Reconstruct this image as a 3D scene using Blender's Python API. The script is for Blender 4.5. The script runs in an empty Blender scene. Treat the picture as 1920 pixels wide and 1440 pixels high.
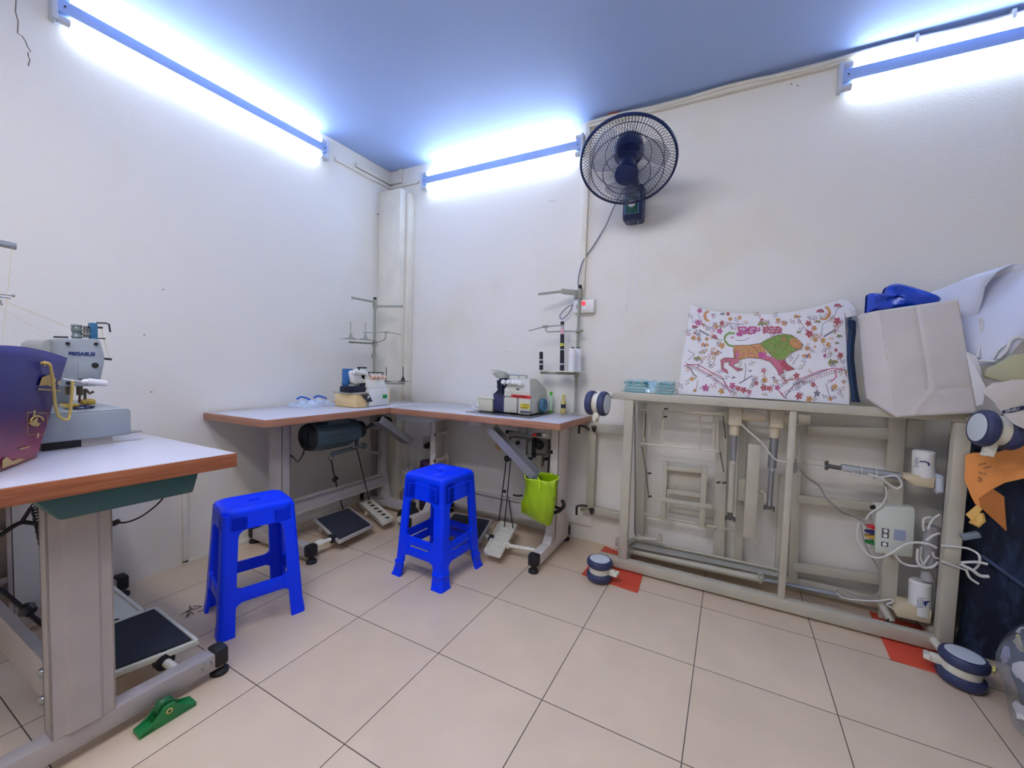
import bpy, bmesh, math, random
from mathutils import Vector, Matrix
random.seed(7)
sc = bpy.context.scene
COL = sc.collection
V = Vector
PI = math.pi

# ------------------------------------------------------------------ camera (measured from the floor-tile grid, 0.4 m tiles)
YAW, PITCH, ROLL, FPX = -0.4897, 0.0519, 0.0302, 769.5
CAM = V((0.86296, -1.12736, 1.03432))
cy_, sy_ = math.cos(YAW), math.sin(YAW)
cp_, sp_ = math.cos(PITCH), math.sin(PITCH)
FW = V((sy_ * cp_, cy_ * cp_, -sp_))
R0 = V((cy_, -sy_, 0)); U0 = R0.cross(FW)
RT = R0 * math.cos(ROLL) + U0 * math.sin(ROLL)
UP = U0 * math.cos(ROLL) - R0 * math.sin(ROLL)

def ray(q): return RT * ((q[0] - 960) / FPX) - UP * ((q[1] - 720) / FPX) + FW
def ox(q, x): d = ray(q); return CAM + d * ((x - CAM.x) / d.x)      # where a sight line meets the plane x = const (metres)
def oy(q, y): d = ray(q); return CAM + d * ((y - CAM.y) / d.y)
def oz(q, z): d = ray(q); return CAM + d * ((z - CAM.z) / d.z)
def opl(q, p, n): d = ray(q); return CAM + d * ((V(p) - CAM).dot(n) / d.dot(n))
def cr(x0, y0, x1, w):
    s = (x1 - x0) / w
    return lambda x, y: (x0 + x * s, y0 + y * s)
FANc = cr(1080, 200, 1280, 1200); MAc = cr(600, 660, 770, 1883); MBc = cr(880, 680, 1070, 1920)
STA = cr(560, 520, 800, 1234); STB = cr(860, 500, 1140, 1344); PGc = cr(30, 590, 250, 1173)
UA = cr(560, 780, 800, 1571); UB = cr(860, 770, 1080, 1377); C8 = cr(1080, 700, 1500, 1407)
R1 = cr(1480, 760, 1920, 1440); R3 = cr(1560, 480, 1920, 1364); R7 = cr(1590, 900, 1820, 1577)
LI = cr(1240, 540, 1640, 1920); CL = cr(0, 880, 480, 1234); CU = cr(1060, 700, 1240, 1620)
CS = cr(1080, 400, 1240, 1047); CO = cr(600, 200, 900, 1800); PD = cr(570, 920, 780, 1920)
S5 = cr(680, 720, 1120, 1545); K1 = cr(1780, 480, 1920, 916); K2 = cr(1780, 660, 1920, 916)
K3 = cr(1770, 840, 1920, 982); K4 = cr(1770, 1040, 1920, 982); BE = cr(1140, 980, 1500, 1920); BGc = cr(0, 640, 140, 775)
R6 = cr(1480, 780, 1700, 1760); LW = cr(1080, 780, 1200, 785)

# ------------------------------------------------------------------ materials
def lin(c):
    c = c / 255.0
    return c / 12.92 if c <= 0.04045 else ((c + 0.055) / 1.055) ** 2.4
def rgb(r, g, b): return (lin(r), lin(g), lin(b), 1)
MATS = {}
def mat(name, col, rough=0.5, metal=0.0, var=0.06, vscale=8.0, bump=0.0, bscale=60.0, emit=None, estr=0.0, alpha=1.0, trans=0.0, coat=0.0, spec=0.5, sss=0.0):
    if name in MATS: return MATS[name]
    m = bpy.data.materials.new(name); m.use_nodes = True
    nt = m.node_tree; N = nt.nodes; L = nt.links
    b = N['Principled BSDF']
    c = rgb(*col)
    b.inputs['Base Color'].default_value = c
    b.inputs['Roughness'].default_value = rough
    b.inputs['Metallic'].default_value = metal
    b.inputs['Specular IOR Level'].default_value = spec
    b.inputs['Alpha'].default_value = alpha
    b.inputs['Transmission Weight'].default_value = trans
    b.inputs['Coat Weight'].default_value = coat
    if var > 0:
        tc = N.new('ShaderNodeTexCoord'); no = N.new('ShaderNodeTexNoise')
        no.inputs['Scale'].default_value = vscale; no.inputs['Detail'].default_value = 4
        L.new(tc.outputs['Object'], no.inputs['Vector'])
        hs = N.new('ShaderNodeHueSaturation'); hs.inputs['Color'].default_value = c
        mr = N.new('ShaderNodeMapRange'); mr.inputs['To Min'].default_value = 1 - var; mr.inputs['To Max'].default_value = 1 + var
        mr.inputs['From Min'].default_value = 0.3; mr.inputs['From Max'].default_value = 0.7
        L.new(no.outputs['Fac'], mr.inputs['Value']); L.new(mr.outputs['Result'], hs.inputs['Value'])
        L.new(hs.outputs['Color'], b.inputs['Base Color'])
        if bump > 0:
            n2 = N.new('ShaderNodeTexNoise'); n2.inputs['Scale'].default_value = bscale; n2.inputs['Detail'].default_value = 3
            L.new(tc.outputs['Object'], n2.inputs['Vector'])
            bp = N.new('ShaderNodeBump'); bp.inputs['Strength'].default_value = bump; bp.inputs['Distance'].default_value = 0.01
            L.new(n2.outputs['Fac'], bp.inputs['Height']); L.new(bp.outputs['Normal'], b.inputs['Normal'])
    if emit:
        b.inputs['Emission Color'].default_value = rgb(*emit); b.inputs['Emission Strength'].default_value = estr
    MATS[name] = m
    return m

def wall_mat(name, col, stain, stains):
    m = bpy.data.materials.new(name); m.use_nodes = True
    nt = m.node_tree; N = nt.nodes; L = nt.links; b = N['Principled BSDF']
    b.inputs['Roughness'].default_value = 0.55; b.inputs['Specular IOR Level'].default_value = 0.3
    tc = N.new('ShaderNodeTexCoord')
    n1 = N.new('ShaderNodeTexNoise'); n1.inputs['Scale'].default_value = 1.7; n1.inputs['Detail'].default_value = 6
    L.new(tc.outputs['Object'], n1.inputs['Vector'])
    r1 = N.new('ShaderNodeMapRange'); r1.inputs['From Min'].default_value = 0.52; r1.inputs['From Max'].default_value = 0.75; r1.inputs['To Max'].default_value = stains
    L.new(n1.outputs['Fac'], r1.inputs['Value'])
    mx = N.new('ShaderNodeMix'); mx.data_type = 'RGBA'
    mx.inputs[6].default_value = rgb(*col); mx.inputs[7].default_value = rgb(*stain)
    L.new(r1.outputs['Result'], mx.inputs[0]); L.new(mx.outputs[2], b.inputs['Base Color'])
    n2 = N.new('ShaderNodeTexNoise'); n2.inputs['Scale'].default_value = 110; n2.inputs['Detail'].default_value = 3
    n3 = N.new('ShaderNodeTexNoise'); n3.inputs['Scale'].default_value = 9; n3.inputs['Detail'].default_value = 2
    L.new(tc.outputs['Object'], n2.inputs['Vector']); L.new(tc.outputs['Object'], n3.inputs['Vector'])
    ad = N.new('ShaderNodeMath'); ad.operation = 'MULTIPLY_ADD'; ad.inputs[1].default_value = 0.5
    L.new(n2.outputs['Fac'], ad.inputs[0]); L.new(n3.outputs['Fac'], ad.inputs[2])
    bp = N.new('ShaderNodeBump'); bp.inputs['Strength'].default_value = 0.22; bp.inputs['Distance'].default_value = 0.006
    L.new(ad.outputs[0], bp.inputs['Height']); L.new(bp.outputs['Normal'], b.inputs['Normal'])
    return m

def floor_mat():
    m = bpy.data.materials.new('beige_floor_tiles'); m.use_nodes = True
    nt = m.node_tree; N = nt.nodes; L = nt.links; b = N['Principled BSDF']
    geo = N.new('ShaderNodeNewGeometry'); sep = N.new('ShaderNodeSeparateXYZ'); L.new(geo.outputs['Position'], sep.inputs[0])
    def M(op, a, v=None, c=None):
        n = N.new('ShaderNodeMath'); n.operation = op
        L.new(a, n.inputs[0])
        if v is not None:
            if isinstance(v, (int, float)): n.inputs[1].default_value = v
            else: L.new(v, n.inputs[1])
        if c is not None: n.inputs[2].default_value = c
        return n.outputs[0]
    ds = []; ids = []
    for k in (0, 1):
        s = M('MULTIPLY', sep.outputs[k], 2.5)
        ds.append(M('PINGPONG', s, 0.5)); ids.append(M('FLOOR', s))
    d = M('MINIMUM', ds[0], ds[1])
    g = N.new('ShaderNodeMapRange'); g.inputs['From Min'].default_value = 0.0026; g.inputs['From Max'].default_value = 0.0048
    L.new(d, g.inputs['Value'])
    cb = N.new('ShaderNodeCombineXYZ'); L.new(ids[0], cb.inputs[0]); L.new(ids[1], cb.inputs[1])
    wn = N.new('ShaderNodeTexWhiteNoise'); L.new(cb.outputs[0], wn.inputs['Vector'])
    no = N.new('ShaderNodeTexNoise'); no.inputs['Scale'].default_value = 5; no.inputs['Detail'].default_value = 5
    L.new(geo.outputs['Position'], no.inputs['Vector'])
    v1 = N.new('ShaderNodeMapRange'); v1.inputs['To Min'].default_value = 0.965; v1.inputs['To Max'].default_value = 1.035; L.new(wn.outputs['Value'], v1.inputs['Value'])
    v2 = N.new('ShaderNodeMapRange'); v2.inputs['From Min'].default_value = 0.3; v2.inputs['From Max'].default_value = 0.7; v2.inputs['To Min'].default_value = 0.95; v2.inputs['To Max'].default_value = 1.05; L.new(no.outputs['Fac'], v2.inputs['Value'])
    vm = M('MULTIPLY', v1.outputs[0], v2.outputs[0])
    hs = N.new('ShaderNodeHueSaturation'); hs.inputs['Color'].default_value = rgb(216, 194, 168); L.new(vm, hs.inputs['Value'])
    mx = N.new('ShaderNodeMix'); mx.data_type = 'RGBA'; mx.inputs[6].default_value = rgb(84, 76, 72)
    L.new(g.outputs['Result'], mx.inputs[0]); L.new(hs.outputs['Color'], mx.inputs[7]); L.new(mx.outputs[2], b.inputs['Base Color'])
    ro = N.new('ShaderNodeMapRange'); ro.inputs['To Min'].default_value = 0.9; ro.inputs['To Max'].default_value = 0.34; L.new(g.outputs['Result'], ro.inputs['Value']); L.new(ro.outputs[0], b.inputs['Roughness'])
    bp = N.new('ShaderNodeBump'); bp.inputs['Strength'].default_value = 0.4; bp.inputs['Distance'].default_value = 0.002
    L.new(g.outputs['Result'], bp.inputs['Height']); L.new(bp.outputs['Normal'], b.inputs['Normal'])
    return m

def wood_mat(name, c1, c2):
    m = bpy.data.materials.new(name); m.use_nodes = True
    nt = m.node_tree; N = nt.nodes; L = nt.links; b = N['Principled BSDF']; b.inputs['Roughness'].default_value = 0.45
    geo = N.new('ShaderNodeNewGeometry'); mp = N.new('ShaderNodeMapping'); mp.inputs['Scale'].default_value = (6, 6, 160)
    L.new(geo.outputs['Position'], mp.inputs['Vector'])
    no = N.new('ShaderNodeTexNoise'); no.inputs['Scale'].default_value = 1; no.inputs['Detail'].default_value = 5; L.new(mp.outputs[0], no.inputs['Vector'])
    r = N.new('ShaderNodeMapRange'); r.inputs['From Min'].default_value = 0.35; r.inputs['From Max'].default_value = 0.65; L.new(no.outputs['Fac'], r.inputs['Value'])
    mx = N.new('ShaderNodeMix'); mx.data_type = 'RGBA'; mx.inputs[6].default_value = rgb(*c1); mx.inputs[7].default_value = rgb(*c2)
    L.new(r.outputs[0], mx.inputs[0]); L.new(mx.outputs[2], b.inputs['Base Color'])
    MATS[name] = m
    return m

def grad_mat(name, z0, z1, stops):
    """printed paper whose ink changes with height on the bag (a design of the bag itself)"""
    m = bpy.data.materials.new(name); m.use_nodes = True
    nt = m.node_tree; N = nt.nodes; L = nt.links; b = N['Principled BSDF']; b.inputs['Roughness'].default_value = 0.35
    tc = N.new('ShaderNodeTexCoord'); sep = N.new('ShaderNodeSeparateXYZ'); L.new(tc.outputs['Object'], sep.inputs[0])
    no = N.new('ShaderNodeTexNoise'); no.inputs['Scale'].default_value = 14; no.inputs['Detail'].default_value = 4; L.new(tc.outputs['Object'], no.inputs['Vector'])
    r = N.new('ShaderNodeMapRange'); r.inputs['From Min'].default_value = z0; r.inputs['From Max'].default_value = z1; L.new(sep.outputs[2], r.inputs['Value'])
    ad = N.new('ShaderNodeMath'); ad.operation = 'MULTIPLY_ADD'; ad.inputs[1].default_value = 0.25; L.new(no.outputs['Fac'], ad.inputs[0]); L.new(r.outputs[0], ad.inputs[2])
    sb = N.new('ShaderNodeMath'); sb.operation = 'SUBTRACT'; sb.inputs[1].default_value = 0.125; L.new(ad.outputs[0], sb.inputs[0])
    cr_ = N.new('ShaderNodeValToRGB'); L.new(sb.outputs[0], cr_.inputs[0])
    e = cr_.color_ramp.elements
    e[0].position, e[0].color = stops[0][0], rgb(*stops[0][1]); e[1].position, e[1].color = stops[-1][0], rgb(*stops[-1][1])
    for p, c in stops[1:-1]:
        k = e.new(p); k.color = rgb(*c)
    L.new(cr_.outputs[0], b.inputs['Base Color'])
    return m

def cloth_mat(name, c1, c2):
    m = bpy.data.materials.new(name); m.use_nodes = True
    nt = m.node_tree; N = nt.nodes; L = nt.links; b = N['Principled BSDF']; b.inputs['Roughness'].default_value = 0.85
    tc = N.new('ShaderNodeTexCoord'); mp = N.new('ShaderNodeMapping'); mp.inputs['Scale'].default_value = (14, 14, 4); mp.inputs['Rotation'].default_value = (0.3, 0.5, 0.4)
    L.new(tc.outputs['Object'], mp.inputs['Vector'])
    no = N.new('ShaderNodeTexNoise'); no.inputs['Scale'].default_value = 1; no.inputs['Detail'].default_value = 7; no.inputs['Roughness'].default_value = 0.7; L.new(mp.outputs[0], no.inputs['Vector'])
    r = N.new('ShaderNodeMapRange'); r.inputs['From Min'].default_value = 0.5; r.inputs['From Max'].default_value = 0.78; L.new(no.outputs['Fac'], r.inputs['Value'])
    mx = N.new('ShaderNodeMix'); mx.data_type = 'RGBA'; mx.inputs[6].default_value = rgb(*c1); mx.inputs[7].default_value = rgb(*c2)
    L.new(r.outputs[0], mx.inputs[0]); L.new(mx.outputs[2], b.inputs['Base Color'])
    bp = N.new('ShaderNodeBump'); bp.inputs['Strength'].default_value = 0.5; bp.inputs['Distance'].default_value = 0.01
    L.new(no.outputs['Fac'], bp.inputs['Height']); L.new(bp.outputs['Normal'], b.inputs['Normal'])
    return m

GREYP = mat('grey_stand_paint', (178, 173, 170), 0.45)
LEGP = mat('light_leg_paint', (205, 198, 192), 0.42)
CREAM = mat('cream_bed_paint', (186, 182, 166), 0.42, bump=0.05)
CREAM2 = mat('cream_panel_paint', (190, 186, 172), 0.5)
WHITEP = mat('white_plastic', (228, 230, 230), 0.35)
OFFW = mat('off_white_plastic', (222, 220, 205), 0.4)
BLACKR = mat('black_rubber', (20, 21, 26), 0.6)
NAVYR = mat('navy_rubber', (48, 56, 92), 0.5)
STEEL = mat('brushed_steel', (170, 172, 172), 0.3, 0.9)
DSTEEL = mat('dark_steel', (52, 54, 58), 0.4, 0.6)
CHROME = mat('chrome', (205, 205, 208), 0.15, 1.0)
LAMW = mat('white_laminate', (196, 196, 208), 0.18, var=0.02, spec=0.6)
WOODE = wood_mat('orange_wood_edge', (136, 76, 48), (166, 100, 64))
WOODE2 = wood_mat('tan_wood_edge', (152, 106, 84), (174, 126, 100))
UNDER = mat('table_underside', (110, 105, 102), 0.7)
STOOLB = mat('royal_blue_plastic', (0, 56, 250), 0.34, var=0.02, spec=0.22)
MBLUE = mat('machine_blue_grey', (146, 154, 160), 0.35)
MGREY = mat('machine_warm_grey', (198, 198, 186), 0.4)
MCREAM = mat('machine_white', (222, 224, 220), 0.35)
YELC = mat('yellowed_cream_plastic', (228, 200, 146), 0.45)
TEALP = mat('teal_drawer', (28, 78, 84), 0.4)
MOTORG = mat('motor_green_grey', (62, 82, 92), 0.4)
FANB = mat('navy_fan_plastic', (12, 34, 84), 0.3)
FANG = mat('green_fan_panel', (18, 92, 84), 0.35)
WIREB = mat('fan_wire_navy', (14, 24, 62), 0.35, 0.2)
PAPER = mat('white_paper', (228, 228, 232), 0.6, var=0.03)
PAPERG = mat('greyish_paper', (205, 200, 196), 0.65, var=0.04, bump=0.08, bscale=18)
CABLEW = mat('white_cable', (214, 214, 212), 0.4)
CABLEG = mat('grey_cable', (120, 126, 140), 0.45)
CABLEK = mat('black_cable', (18, 18, 22), 0.5)
GOLD = mat('gold_rope', (214, 186, 110), 0.5, bump=0.4, bscale=300)
GOLDP = mat('gold_print', (190, 160, 90), 0.35, 0.3)
DBLUE = mat('dark_blue_print', (24, 52, 120), 0.4)
REDP = mat('red_plastic', (206, 40, 52), 0.4)
GREENP = mat('green_plastic', (26, 120, 62), 0.3)
TRUNK = mat('cream_trunking', (222, 218, 205), 0.5)
BLUEF = mat('fixture_white_blue_cast', (150, 176, 226), 0.4)  # white body; the blue cast of the tube light is put into its colour
TUBE = mat('lit_tube', (255, 255, 255), 0.4, var=0, emit=(212, 230, 255), estr=16)
FILLTUBE = mat('added_fill_tube', (255, 255, 255), .4, var=0, emit=(255, 247, 238), estr=62)  # stronger warm tubes, only for the added ceiling fill lights
CLEAR = mat('clear_plastic_film', (215, 225, 232), 0.12, var=0, alpha=0.26, spec=0.8)

# ------------------------------------------------------------------ mesh builder
class MB:
    def __init__(s): s.bm = bmesh.new(); s.mi = 0
    def _fin(s, faces):
        for f in faces: f.material_index = s.mi
        return faces
    def face(s, pts):
        f = s.bm.faces.new([s.bm.verts.new(p) for p in pts]); s._fin([f]); return f
    def hexa(s, P, bev=0.0):
        """P: 8 points, bottom loop 0-3 then top loop 4-7"""
        v = [s.bm.verts.new(p) for p in P]
        fs = [s.bm.faces.new([v[i] for i in q]) for q in ((3, 2, 1, 0), (4, 5, 6, 7), (0, 1, 5, 4), (1, 2, 6, 5), (2, 3, 7, 6), (3, 0, 4, 7))]
        s._fin(fs)
        if bev > 0:
            es = list({e for f in fs for e in f.edges})
            r = bmesh.ops.bevel(s.bm, geom=es, offset=bev, segments=2, profile=0.5, affect='EDGES', clamp_overlap=True)
            s._fin(r['faces'])
    def box(s, x0, x1, y0, y1, z0, z1, bev=0.0):
        s.hexa([V((x0, y0, z0)), V((x1, y0, z0)), V((x1, y1, z0)), V((x0, y1, z0)), V((x0, y0, z1)), V((x1, y0, z1)), V((x1, y1, z1)), V((x0, y1, z1))], bev)
    def bar(s, p, q, w, h, up=(0, 0, 1), bev=0.0):
        p, q = V(p), V(q); d = (q - p).normalized(); up = V(up)
        a = d.cross(up)
        if a.length < 1e-5: a = d.cross(V((0, 1, 0)))
        a.normalize(); b = a.cross(d)
        a *= w / 2; b *= h / 2
        s.hexa([p - a - b, p + a - b, q + a - b, q - a - b, p - a + b, p + a + b, q + a + b, q - a + b], bev)
    def prism(s, poly, off, bev=0.0):
        off = V(off); n = len(poly)
        a = [s.bm.verts.new(V(p)) for p in poly]; b = [s.bm.verts.new(V(p) + off) for p in poly]
        fs = [s.bm.faces.new(a[::-1]), s.bm.faces.new(b)]
        for i in range(n): fs.append(s.bm.faces.new([a[i], a[(i + 1) % n], b[(i + 1) % n], b[i]]))
        s._fin(fs)
        if bev > 0:
            es = list({e for f in fs for e in f.edges})
            r = bmesh.ops.bevel(s.bm, geom=es, offset=bev, segments=2, profile=0.5, affect='EDGES', clamp_overlap=True); s._fin(r['faces'])
    def loft(s, loops, caps=True, closed=True):
        L = [[s.bm.verts.new(V(p)) for p in lp] for lp in loops]; n = len(L[0]); fs = []
        for a, b in zip(L, L[1:]):
            for i in range(n if closed else n - 1):
                fs.append(s.bm.faces.new([a[i], a[(i + 1) % n], b[(i + 1) % n], b[i]]))
        if caps:
            fs.append(s.bm.faces.new(L[0][::-1])); fs.append(s.bm.faces.new(L[-1]))
        s._fin(fs)
        return L
    def tube(s, pts, r, n=8, closed=False, caps=True):
        pts = [V(p) for p in pts]; m = len(pts); loops = []
        ref = None
        for i, p in enumerate(pts):
            if closed: d = pts[(i + 1) % m] - pts[i - 1]
            else: d = pts[min(i + 1, m - 1)] - pts[max(i - 1, 0)]
            if d.length < 1e-9: d = V((0, 0, 1))
            d.normalize()
            if ref is None:
                ref = d.cross(V((0, 0, 1)))
                if ref.length < 1e-3: ref = d.cross(V((0, 1, 0)))
            ref = (ref - d * ref.dot(d))
            if ref.length < 1e-6: ref = d.cross(V((1, 0, 0)))
            ref.normalize(); b = d.cross(ref)
            rr = r[i] if isinstance(r, (list, tuple)) else r
            loops.append([p + (ref * math.cos(2 * PI * k / n) + b * math.sin(2 * PI * k / n)) * rr for k in range(n)])
        if closed: s.loft(loops + [loops[0]], caps=False)
        else: s.loft(loops, caps=caps)
    def cyl(s, p, q, r, r2=None, n=20): s.tube([p, q], [r, r if r2 is None else r2], n)
    def lathe(s, prof, base, axis=(0, 0, 1), n=24, caps=True):
        ax = V(axis).normalized(); u = ax.cross(V((0, 0, 1)))
        if u.length < 1e-3: u = V((1, 0, 0))
        u.normalize(); v = ax.cross(u); base = V(base)
        s.loft([[base + ax * h + (u * math.cos(2 * PI * k / n) + v * math.sin(2 * PI * k / n)) * max(r, 1e-5) for k in range(n)] for r, h in prof], caps=caps)
    def ring(s, c, ax, R, r, n=48, m=6):
        ax = V(ax).normalized(); u = ax.cross(V((0, 0, 1)))
        if u.length < 1e-3: u = V((1, 0, 0))
        u.normalize(); v = ax.cross(u)
        s.tube([V(c) + (u * math.cos(2 * PI * k / n) + v * math.sin(2 * PI * k / n)) * R for k in range(n)], r, m, closed=True)
    def grid(s, f, nu, nv, flip=False):
        P = [[s.bm.verts.new(f(i / nu, j / nv)) for i in range(nu + 1)] for j in range(nv + 1)]
        fs = []
        for j in range(nv):
            for i in range(nu):
                q = [P[j][i], P[j][i + 1], P[j + 1][i + 1], P[j + 1][i]]
                fs.append(s.bm.faces.new(q[::-1] if flip else q))
        s._fin(fs)

def smooth_pts(pts, k=6):
    """Catmull-Rom through the points"""
    pts = [V(p) for p in pts]; out = []
    for i in range(len(pts) - 1):
        p0, p1, p2, p3 = pts[max(i - 1, 0)], pts[i], pts[i + 1], pts[min(i + 2, len(pts) - 1)]
        for j in range(k):
            t = j / k
            out.append(0.5 * ((2 * p1) + (p2 - p0) * t + (2 * p0 - 5 * p1 + 4 * p2 - p3) * t * t + (3 * p1 - p0 - 3 * p2 + p3) * t ** 3))
    out.append(pts[-1]); return out

def top_of(o):
    while o.parent: o = o.parent
    return o
def obj(name, mb, mats, parent=None, angle=35, solid=0.0, sub=0, label=None):
    me = bpy.data.meshes.new(name)
    off = V((0, 0, 0))
    if parent is not None: off = top_of(parent).location
    bm = mb.bm
    bmesh.ops.recalc_face_normals(bm, faces=bm.faces)
    if off.length > 0: bmesh.ops.translate(bm, verts=bm.verts, vec=-off)
    bm.to_mesh(me); bm.free()
    if not isinstance(mats, (list, tuple)): mats = [mats]
    for m in mats: me.materials.append(m)
    me.shade_smooth(); me.set_sharp_from_angle(angle=math.radians(angle))
    o = bpy.data.objects.new(name, me); COL.objects.link(o)
    if parent is not None: o.parent = parent
    if solid:
        md = o.modifiers.new('thick', 'SOLIDIFY'); md.thickness = solid; md.offset = 0
    if sub:
        md = o.modifiers.new('sub', 'SUBSURF'); md.levels = sub; md.render_levels = sub
    if label: o['label'] = label
    return o
def thing(name, label, cat, loc=(0, 0, 0), group=None):
    o = bpy.data.objects.new(name, None); COL.objects.link(o); o.location = loc
    o.empty_display_size = 0.05
    o['label'] = label; o['category'] = cat
    if group: o['group'] = group
    return o
def tag(o, label, cat, group=None):
    o['label'] = label; o['category'] = cat
    if group: o['group'] = group
    return o
def struct(name, mb, m, parent=None):
    o = obj(name, mb, m, parent)
    if parent is None: o['kind'] = 'structure'
    return o
def text_mesh(body, size, origin, xdir, ydir, depth=0.0006, bold=0.0):
    """letters as an MB lying in the plane of xdir/ydir, origin = lower left"""
    cu = bpy.data.curves.new('t', 'FONT'); cu.body = body; cu.size = size; cu.extrude = depth; cu.offset = bold
    o = bpy.data.objects.new('t', cu); COL.objects.link(o)
    dg = bpy.context.evaluated_depsgraph_get(); me = bpy.data.meshes.new_from_object(o.evaluated_get(dg))
    mb = MB(); mb.bm.from_mesh(me)
    X = V(xdir).normalized(); Y = V(ydir).normalized(); Z = X.cross(Y)
    M = Matrix((X, Y, Z)).transposed().to_4x4(); M.translation = V(origin)
    bmesh.ops.transform(mb.bm, matrix=M, verts=mb.bm.verts)
    bpy.data.objects.remove(o); bpy.data.meshes.remove(me); bpy.data.curves.remove(cu)
    return mb

# ================================================================== the room
XL, YB, ZC, XR, YF = -1.45, 1.19, 2.42, 2.9, -3.2
WALLM = wall_mat('cream_painted_plaster', (230, 228, 221), (214, 204, 170), 0.45)
CEILM = mat('lavender_ceiling_paint', (166, 190, 238), 0.6, var=0.03, vscale=1.2)
m = MB(); m.box(XL - .1, XR + .1, YF - .1, YB + .1, -.08, 0); struct('floor', m, floor_mat())
m = MB(); m.box(XL - .1, XR + .1, YF - .1, YB + .1, ZC, ZC + .08); struct('ceiling', m, CEILM)
m = MB(); m.box(XL - .1, XL, YF - .1, YB + .1, 0, ZC); wl = struct('wall_left', m, WALLM)
m = MB(); m.box(XL, XR + .1, YB, YB + .1, 0, ZC); wbk = struct('wall_back', m, WALLM)
m = MB(); m.box(XR, XR + .1, YF, YB, 0, ZC); struct('wall_right', m, WALLM)
# crack in the plaster of the left wall
cm = mat('plaster_crack', (120, 112, 104), 0.9, var=0)
m = MB()
for pts in ([(30, 0), (29, 22), (34, 40), (33, 62), (42, 68), (48, 78), (52, 88), (58, 97)], [(53, 98), (53, 105), (56, 112), (53, 124)]):
    m.tube([ox(p, XL + .0004) for p in pts], .0016, 4)
struct('crack', m, cm, wl)
RUST = mat('rust_red_paint_chip', (150, 62, 44), .8, var=.3, vscale=120)
for q, w_, h_ in (((1106, 228), .012, .007), ((1148, 219), .016, .008), ((1157, 213), .012, .012)):
    m = MB(); c = oy(q, YB - .001); c.z = min(c.z, 2.414)
    m.prism([c + V((w_ * math.cos(k * .9) * (1 + .3 * math.sin(k * 5)), 0, h_ * math.sin(k * .9))) for k in range(7)], (0, -.0006 if q[0] < 1110 else -.028, 0)); struct('paint_chip', m, RUST, wbk)
PIT = mat('plaster_pit', (120, 112, 104), .9, var=0)
for q in ((1032, 378), (1038, 377), (1496, 161), (1484, 158), (1245, 226), (950, 660)):
    m = MB(); c = oy(q, YB - .0006); m.tube([c + V((-.004, 0, 0)), c + V((.003, 0, .002))], .002, 5); struct('plaster_pit', m, PIT, wbk)
for q in ((306, 543), (271, 628), (284, 735), (708, 402)):
    m = MB(); c = ox(q, XL + .0006); m.tube([c + V((0, -.004, 0)), c + V((0, .003, .001))], .002 if q[0] < 700 else .006, 5); struct('plaster_pit', m, PIT, wl)
# boxed-in corner column: wide casing with a narrow return on its right
m = MB(); m.box(XL, -1.245, 1.08, YB, 0, 2.235, .004); m.box(-1.245, -1.212, 1.135, YB, 0, 2.215, .003); struct('trim_1', m, mat('column_paint', (226, 222, 206), .5, bump=.06))
# low cable duct on the left wall, under the tables
m = MB(); m.box(XL, XL + .016, -.15, -.128, .012, .50, .002); m.box(XL, XL + .016, -.15, .9, .0, .024, .002); struct('trim_2', m, TRUNK)
m = MB(); m.box(-1.2, .19, YB - .012, YB, .09, .155, .003); struct('baseboard_back', m, WALLM)
# picture-rail style ledge where the plaster band ends below the ceiling
m = MB()
m.box(XL, XL + .016, .70, YB, 2.292, 2.312, .002); m.box(XL, -1.17, YB - .016, YB, 2.292, 2.312, .002)
t = obj('cable_trunking', m, TRUNK); tag(t, 'thin cream cable trunking joining two lamps around the ceiling corner', 'trunking')
m = MB()
m.box(XL, XL + .018, .86, YB, 2.322, 2.346, .002); m.box(XL, -1.33, YB - .018, YB, 2.322, 2.346, .002); m.box(-1.356, -1.33, YB - .018, YB, 2.346, ZC, .002)
t = obj('cable_trunking', m, TRUNK); tag(t, 'U-shaped cream trunking stub turning up to the ceiling in the corner', 'trunking')
# conduit above the fan and down to the switch
m = MB()
m.box(.075, XR, YB - .026, YB, 2.376, 2.402, .003)
m.tube([V((.075 + i * .1, YB - .03, 2.394 + .006 * math.sin(i * 1.1))) for i in range(29)], .009, 6)
for x in (1.45, 1.72): m.box(x, x + .012, YB - .042, YB, 2.3745, 2.41, .002)
t = obj('cable_trunking', m, TRUNK); tag(t, 'long cream trunking and cable running along the back wall under the ceiling', 'trunking')
m = MB(); m.box(.062, .092, YB - .022, YB, 1.408, 2.40, .003)
t = obj('conduit', m, TRUNK); tag(t, 'vertical cream conduit running down the back wall behind the fan', 'conduit')
sw = thing('wall_switch', 'white switch box with red indicator light at the foot of the conduit', 'switch', (.098, YB, 1.37))
m = MB(); m.box(.035, .158, YB - .04, YB, 1.333, 1.408, .006); obj('box', m, WHITEP, sw)
m = MB(); m.cyl((.098, YB - .039, 1.385), (.098, YB - .048, 1.385), .0115); obj('indicator_light', m, mat('red_indicator', (230, 60, 80), .3, emit=(255, 60, 80), estr=.6), sw)
m = MB(); m.box(.09, .118, YB - .045, YB - .038, 1.347, 1.364, .002); obj('rocker', m, WHITEP, sw)
m = MB(); m.box(.052, .062, YB - .045, YB - .038, 1.355, 1.38, .002); obj('socket_cover', m, GREYP, sw)
m = MB(); m.tube(smooth_pts([oy(STB(*q), YB - .03) for q in ((1062, 345), (1000, 352), (945, 395), (912, 440), (925, 472), (965, 450), (1005, 400), (1025, 350), (1050, 300), (1075, 250))], 6), .0034, 7); obj('cord', m, CABLEG, sw)
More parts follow.
